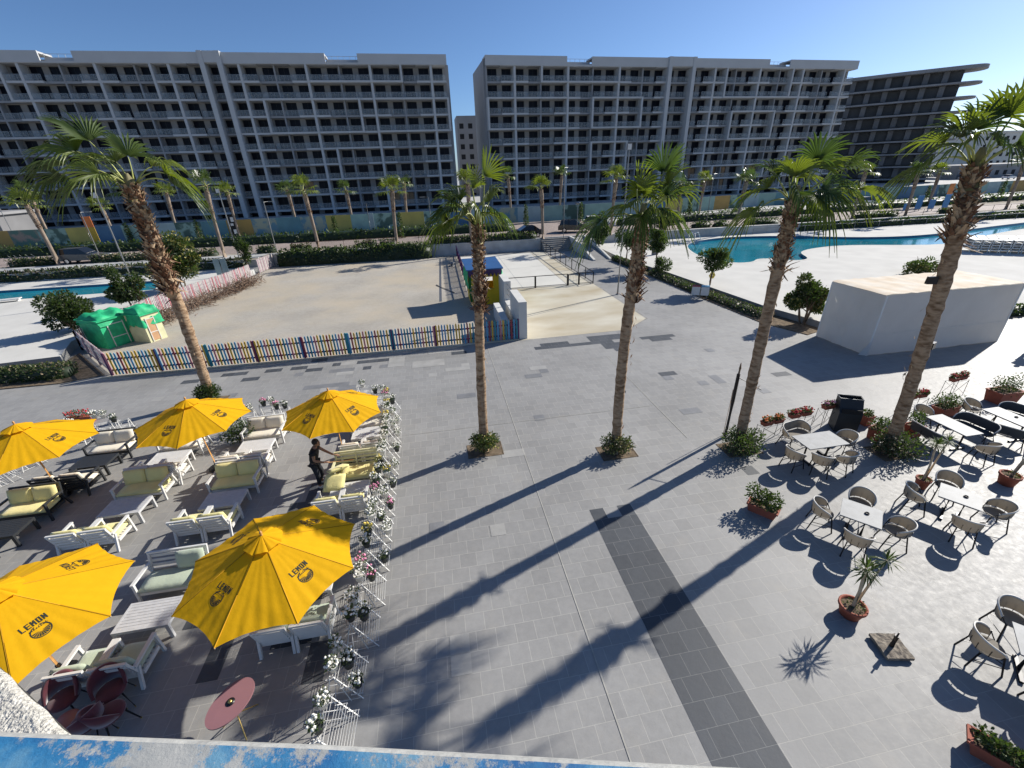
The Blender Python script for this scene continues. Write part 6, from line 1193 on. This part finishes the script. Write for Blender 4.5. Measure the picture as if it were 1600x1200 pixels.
# ================================================================ PERSON
def skin_body(name, joints, bones, radii, parent, m, subd=2, loc=None):
    me = bpy.data.meshes.new(name); me.from_pydata([tuple(j) for j in joints], bones, []); o = bpy.data.objects.new(name, me); COL.objects.link(o)
    md = o.modifiers.new('skin', 'SKIN'); md.use_smooth_shade = True
    for i, r in enumerate(radii): sv = me.skin_vertices[0].data[i]; sv.radius = (r, r) if not isinstance(r, tuple) else r; sv.use_root = i == 0
    s = o.modifiers.new('sub', 'SUBSURF'); s.levels = s.render_levels = subd
    bpy.context.view_layer.update(); dg = bpy.context.evaluated_depsgraph_get(); m2 = bpy.data.meshes.new_from_object(o.evaluated_get(dg)); bpy.data.objects.remove(o); m2.name = name
    m2.materials.clear(); [m2.materials.append(MATS[x]) for x in (m if isinstance(m, (list, tuple)) else [m])]
    for p_ in m2.polygons: p_.use_smooth = True
    o = bpy.data.objects.new(name, m2); COL.objects.link(o); o.parent = parent; return o
pp = thing('person', 'man in a black T-shirt, dark jeans and pale trainers, leaning to lift a yellow cushion', 'person', (-4.52, 12.0, 0), 0)
# faces +x, leans forward a little
J = [(0, 0, .92), (.03, 0, 1.08), (.09, 0, 1.28), (.13, 0, 1.42), (.17, 0, 1.49), (.20, 0, 1.53),      # 0-5 pelvis..neck
     (0, -.10, .86), (.06, -.13, .48), (.03, -.14, .10), (.12, -.15, .035),                            # right leg (camera side) 6-9
     (0, .10, .86), (.12, .13, .50), (.02, .14, .12), (.11, .16, .035),                                # left leg 10-13
     (.12, -.18, 1.40), (.10, -.23, 1.12), (.33, -.21, 1.02), (.41, -.20, 1.00),                       # right arm 14-17
     (.14, .18, 1.40), (.33, .19, 1.20), (.55, .12, 1.08), (.63, .10, 1.05)]                          # left arm 18-21
B = [(0, 1), (1, 2), (2, 3), (3, 4), (4, 5), (0, 6), (6, 7), (7, 8), (8, 9), (0, 10), (10, 11), (11, 12), (12, 13), (3, 14), (14, 15), (15, 16), (16, 17), (3, 18), (18, 19), (19, 20), (20, 21)]
Rr = [(.11, .09), (.10, .08), (.11, .09), (.09, .07), .058, .052, .085, .062, .045, .045, .085, .062, .045, .045, .062, .045, .034, .028, .062, .045, .034, .028]
body = skin_body('body', J, B, Rr, pp, ['skin'])
shirt = skin_body('t_shirt', [J[0], J[1], J[2], J[3], (.15, 0, 1.455), J[14], (.11, -.205, 1.26), J[18], (.22, .19, 1.31)], [(0, 1), (1, 2), (2, 3), (3, 4), (3, 5), (5, 6), (3, 7), (7, 8)], [(.19, .15), (.175, .14), (.205, .155), (.17, .13), (.085, .085), .088, .076, .088, .076], pp, 'shirt_black')
jeans = skin_body('jeans', [(0, 0, .95), J[6], J[7], (.035, -.14, .13), J[10], J[11], (.025, .14, .15)], [(0, 1), (1, 2), (2, 3), (0, 4), (4, 5), (5, 6)], [(.16, .13), .105, .082, .066, .105, .082, .066], pp, 'jeans')
for s, jx in ((-1, J[8]), (1, J[12])): sh = MB(); sh.ico((jx[0] + .07, jx[1] + s * .01, .05), .13, 0, 2, 0, random, (1.05, .42, .42)); o = sh.build('shoe', 'shoe', pp)
hd = MB(); hc = V(.225, 0, 1.635); hd.ico(hc, .105, 0, 3, 0, random, (.98, .80, 1.14)); hd.ico(hc + V(.10, 0, -.005), .018, 0, 1, 0, random, (1, .8, 1.4)); hd.ico(hc + V(.07, 0, -.085), .04, 0, 2, 0, random, (.9, .9, .7))
for s in (-1, 1): hd.ico(hc + V(-.005, s * .085, -.005), .024, 0, 1, 0, random, (.7, .45, 1.2))
hd.build('head', 'skin', pp); ey = MB()
for s in (-1, 1): ey.ico(hc + V(.093, s * .034, .012), .009, 0, 1); ey.box(hc.x + .095, s * .034, hc.z + .038, .01, .035, .008)
ey.box(hc.x + .098, 0, hc.z - .052, .008, .04, .007); ey.build('face_features', 'hair', pp)
hr = MB(); hr.ico(hc + V(-.018, 0, .035), .112, 0, 3, .02, random.Random(3), (.98, .86, 1.02)); hr.v = [v if not (v[0] > hc.x + .055 and v[2] < hc.z + .06) else (hc.x + .055, v[1] * .8, max(v[2], hc.z + .05)) for v in hr.v]; hr.build('hair', 'hair', pp)
def hand(c, d, up, seed):
    c, d, up = Vector(c), Vector(d).normalized(), Vector(up).normalized(); s = d.cross(up).normalized(); jo = [c - d * .03, c + d * .045]; bo = [(0, 1)]; ra = [.026, (.034, .018)]
    for i, ln in enumerate((.062, .074, .07, .055)):
        b0 = c + d * .075 + s * (-.03 + .02 * i); j0 = len(jo); jo += [b0, b0 + d * ln * .5 - up * .008, b0 + d * ln * .75 - up * .03]; bo += [(1, j0), (j0, j0 + 1), (j0 + 1, j0 + 2)]; ra += [.010, .009, .007]
    j0 = len(jo); jo += [c + s * -.035 + d * .03, c - s * .06 + d * .055 - up * .015, c - s * .05 + d * .08 - up * .03]; bo += [(1, j0), (j0, j0 + 1), (j0 + 1, j0 + 2)]; ra += [.012, .010, .008]
    skin_body('hand', jo, bo, ra, pp, 'skin', 1)
hand((.42, -.20, 1.0), (1, .05, -.1), (0, 0, 1), 1); hand((.65, .10, 1.04), (1, -.1, -.2), (0, 0, 1), 2)
q = G(1562, 578) + V(2.75 * .924, 2.75 * .383, 0)
p2 = dup(pp, (q.x + .95, q.y + .1, 0), rad(10), 'passer-by in dark clothes just beyond the right edge, whose shadow falls into the picture')
t = thing('wooden_stick', 'thin wooden stick held out level in the hand of the man', 'stick', (0, 0, 0)); MB().tube([(-4.10, 11.80, .99), (-3.25, 11.72, 1.02)], .014, 6).build('rod', 'wood', t)
# ================================================================ PARAPET AND STONE CORNER
zl = 8.32
def L(px, py, z=zl): return G(px, py, z)
e = [L(-200, 1118), L(0, 1127), L(500, 1146), L(960, 1171), L(1240, 1186), L(1560, 1204), L(2000, 1226)]
m = bpy.data.materials.new('painted_ledge'); m.use_nodes = True; nn = m.node_tree; p_ = nn.nodes['Principled BSDF']; g_ = nn.nodes.new('ShaderNodeNewGeometry')
def nz_(sc, det, ro=.6):
    x = nn.nodes.new('ShaderNodeTexNoise'); x.inputs['Scale'].default_value = sc; x.inputs['Detail'].default_value = det; x.inputs['Roughness'].default_value = ro; nn.links.new(g_.outputs['Position'], x.inputs['Vector']); return x.outputs['Fac']
def rp_(o, st):
    r = nn.nodes.new('ShaderNodeValToRGB'); cr = r.color_ramp
    while len(cr.elements) < len(st): cr.elements.new(.5)
    for el_, (ps, c) in zip(cr.elements, st): el_.position = ps; el_.color = (*c, 1)
    nn.links.new(o, r.inputs[0]); return r.outputs[0]
base_c = rp_(nz_(14, 9, .7), [(.3, (.27, .285, .28)), (.7, (.42, .415, .385))]); blue = rp_(nz_(8, 6, .6), [(.32, (.006, .08, .25)), (.5, (.03, .18, .36)), (.68, (.16, .32, .42))])
f1 = rp_(nz_(6.5, 15, .82), [(.455, (0, 0, 0)), (.495, (1, 1, 1))]); mk = nn.nodes.new('ShaderNodeMix'); mk.data_type = 'RGBA'; nn.links.new(f1, mk.inputs[0]); nn.links.new(base_c, mk.inputs[6]); nn.links.new(blue, mk.inputs[7])
f2 = rp_(nz_(60, 3, .6), [(.68, (0, 0, 0)), (.72, (1, 1, 1))]); mk2 = nn.nodes.new('ShaderNodeMix'); mk2.data_type = 'RGBA'; nn.links.new(f2, mk2.inputs[0]); nn.links.new(mk.outputs[2], mk2.inputs[6]); mk2.inputs[7].default_value = (.44, .44, .42, 1)
nn.links.new(mk2.outputs[2], p_.inputs['Base Color']); p_.inputs['Roughness'].default_value = .6
bb = nn.nodes.new('ShaderNodeBump'); bb.inputs['Strength'].default_value = .5; bb.inputs['Distance'].default_value = .004; nn.links.new(nz_(60, 8, .7), bb.inputs['Height']); nn.links.new(bb.outputs[0], p_.inputs['Normal']); MATS['painted_ledge'] = m
edge = [V(v.x, v.y, 0) for v in e]; inner = [v + V(0.0, -.46, 0) for v in edge]; off = .018; edge2 = [v - V(0, off, 0) for v in edge]
t = thing('parapet', 'weathered white parapet with flaking blue paint along the bottom of the picture', 'wall', (0, 0, 0))
P = [(v.x, v.y) for v in edge2] + [(v.x, v.y) for v in inner[::-1]]; MB().sheet(P, zl).build('painted_top', 'painted_ledge', t)
mb = MB(); n_ = len(edge)
for i in range(n_ - 1):
    a, b, c, d = edge[i], edge[i + 1], edge2[i + 1], edge2[i]
    k1 = V(0, -.012, 0); mb.add([V(d.x, d.y, zl), V(c.x, c.y, zl), V((b + k1).x, (b + k1).y, zl - .006), V((a + k1).x, (a + k1).y, zl - .006), V(b.x, b.y, zl - .03), V(a.x, a.y, zl - .03), V(b.x, b.y, zl - .5), V(a.x, a.y, zl - .5)], [(0, 1, 2, 3), (3, 2, 4, 5), (5, 4, 6, 7)], 0, False)
mb.build('worn_edge', 'ledge_white', t)
a, b = G(-60, 985, 7.6), G(96, 1132, 7.6); t = thing('stone_wall', 'rough pale plastered wall corner at the bottom left, below the parapet', 'wall', (0, 0, 0)); mb = MB()
d = (b - a).normalized(); q = V(-d.y, d.x, 0); q = q if q.dot(V(-1, -1, 0)) > 0 else -q; nx, ny = 60, 24; vs = []; Lw = (b - a).length + .4
for i in range(nx + 1):
    for j in range(ny + 1):
        p = a + d * (Lw * i / nx - .02) + q * (.4 * j / ny); nse = mathutils.noise.noise(p * 22) * .006 + mathutils.noise.noise(p * 70) * .003; e_ = mathutils.noise.noise(p * 9) * .006 if j == 0 else 0; vs.append(p + V(0, 0, nse - (.02 if j == 0 else 0)) + q * e_)
mb.add(vs, [(i * (ny + 1) + j, (i + 1) * (ny + 1) + j, (i + 1) * (ny + 1) + j + 1, i * (ny + 1) + j + 1) for i in range(nx) for j in range(ny)], 0, True); mb.build('top_face', 'plaster', t)
mb = MB(); a0, b0 = a, a + d * (Lw - .02); mb.add([a0 - V(0, 0, .02), b0 - V(0, 0, .02), b0 - V(0, 0, 2.5), a0 - V(0, 0, 2.5)], [(3, 2, 1, 0)]); mb.build('side_face', 'plaster', t)
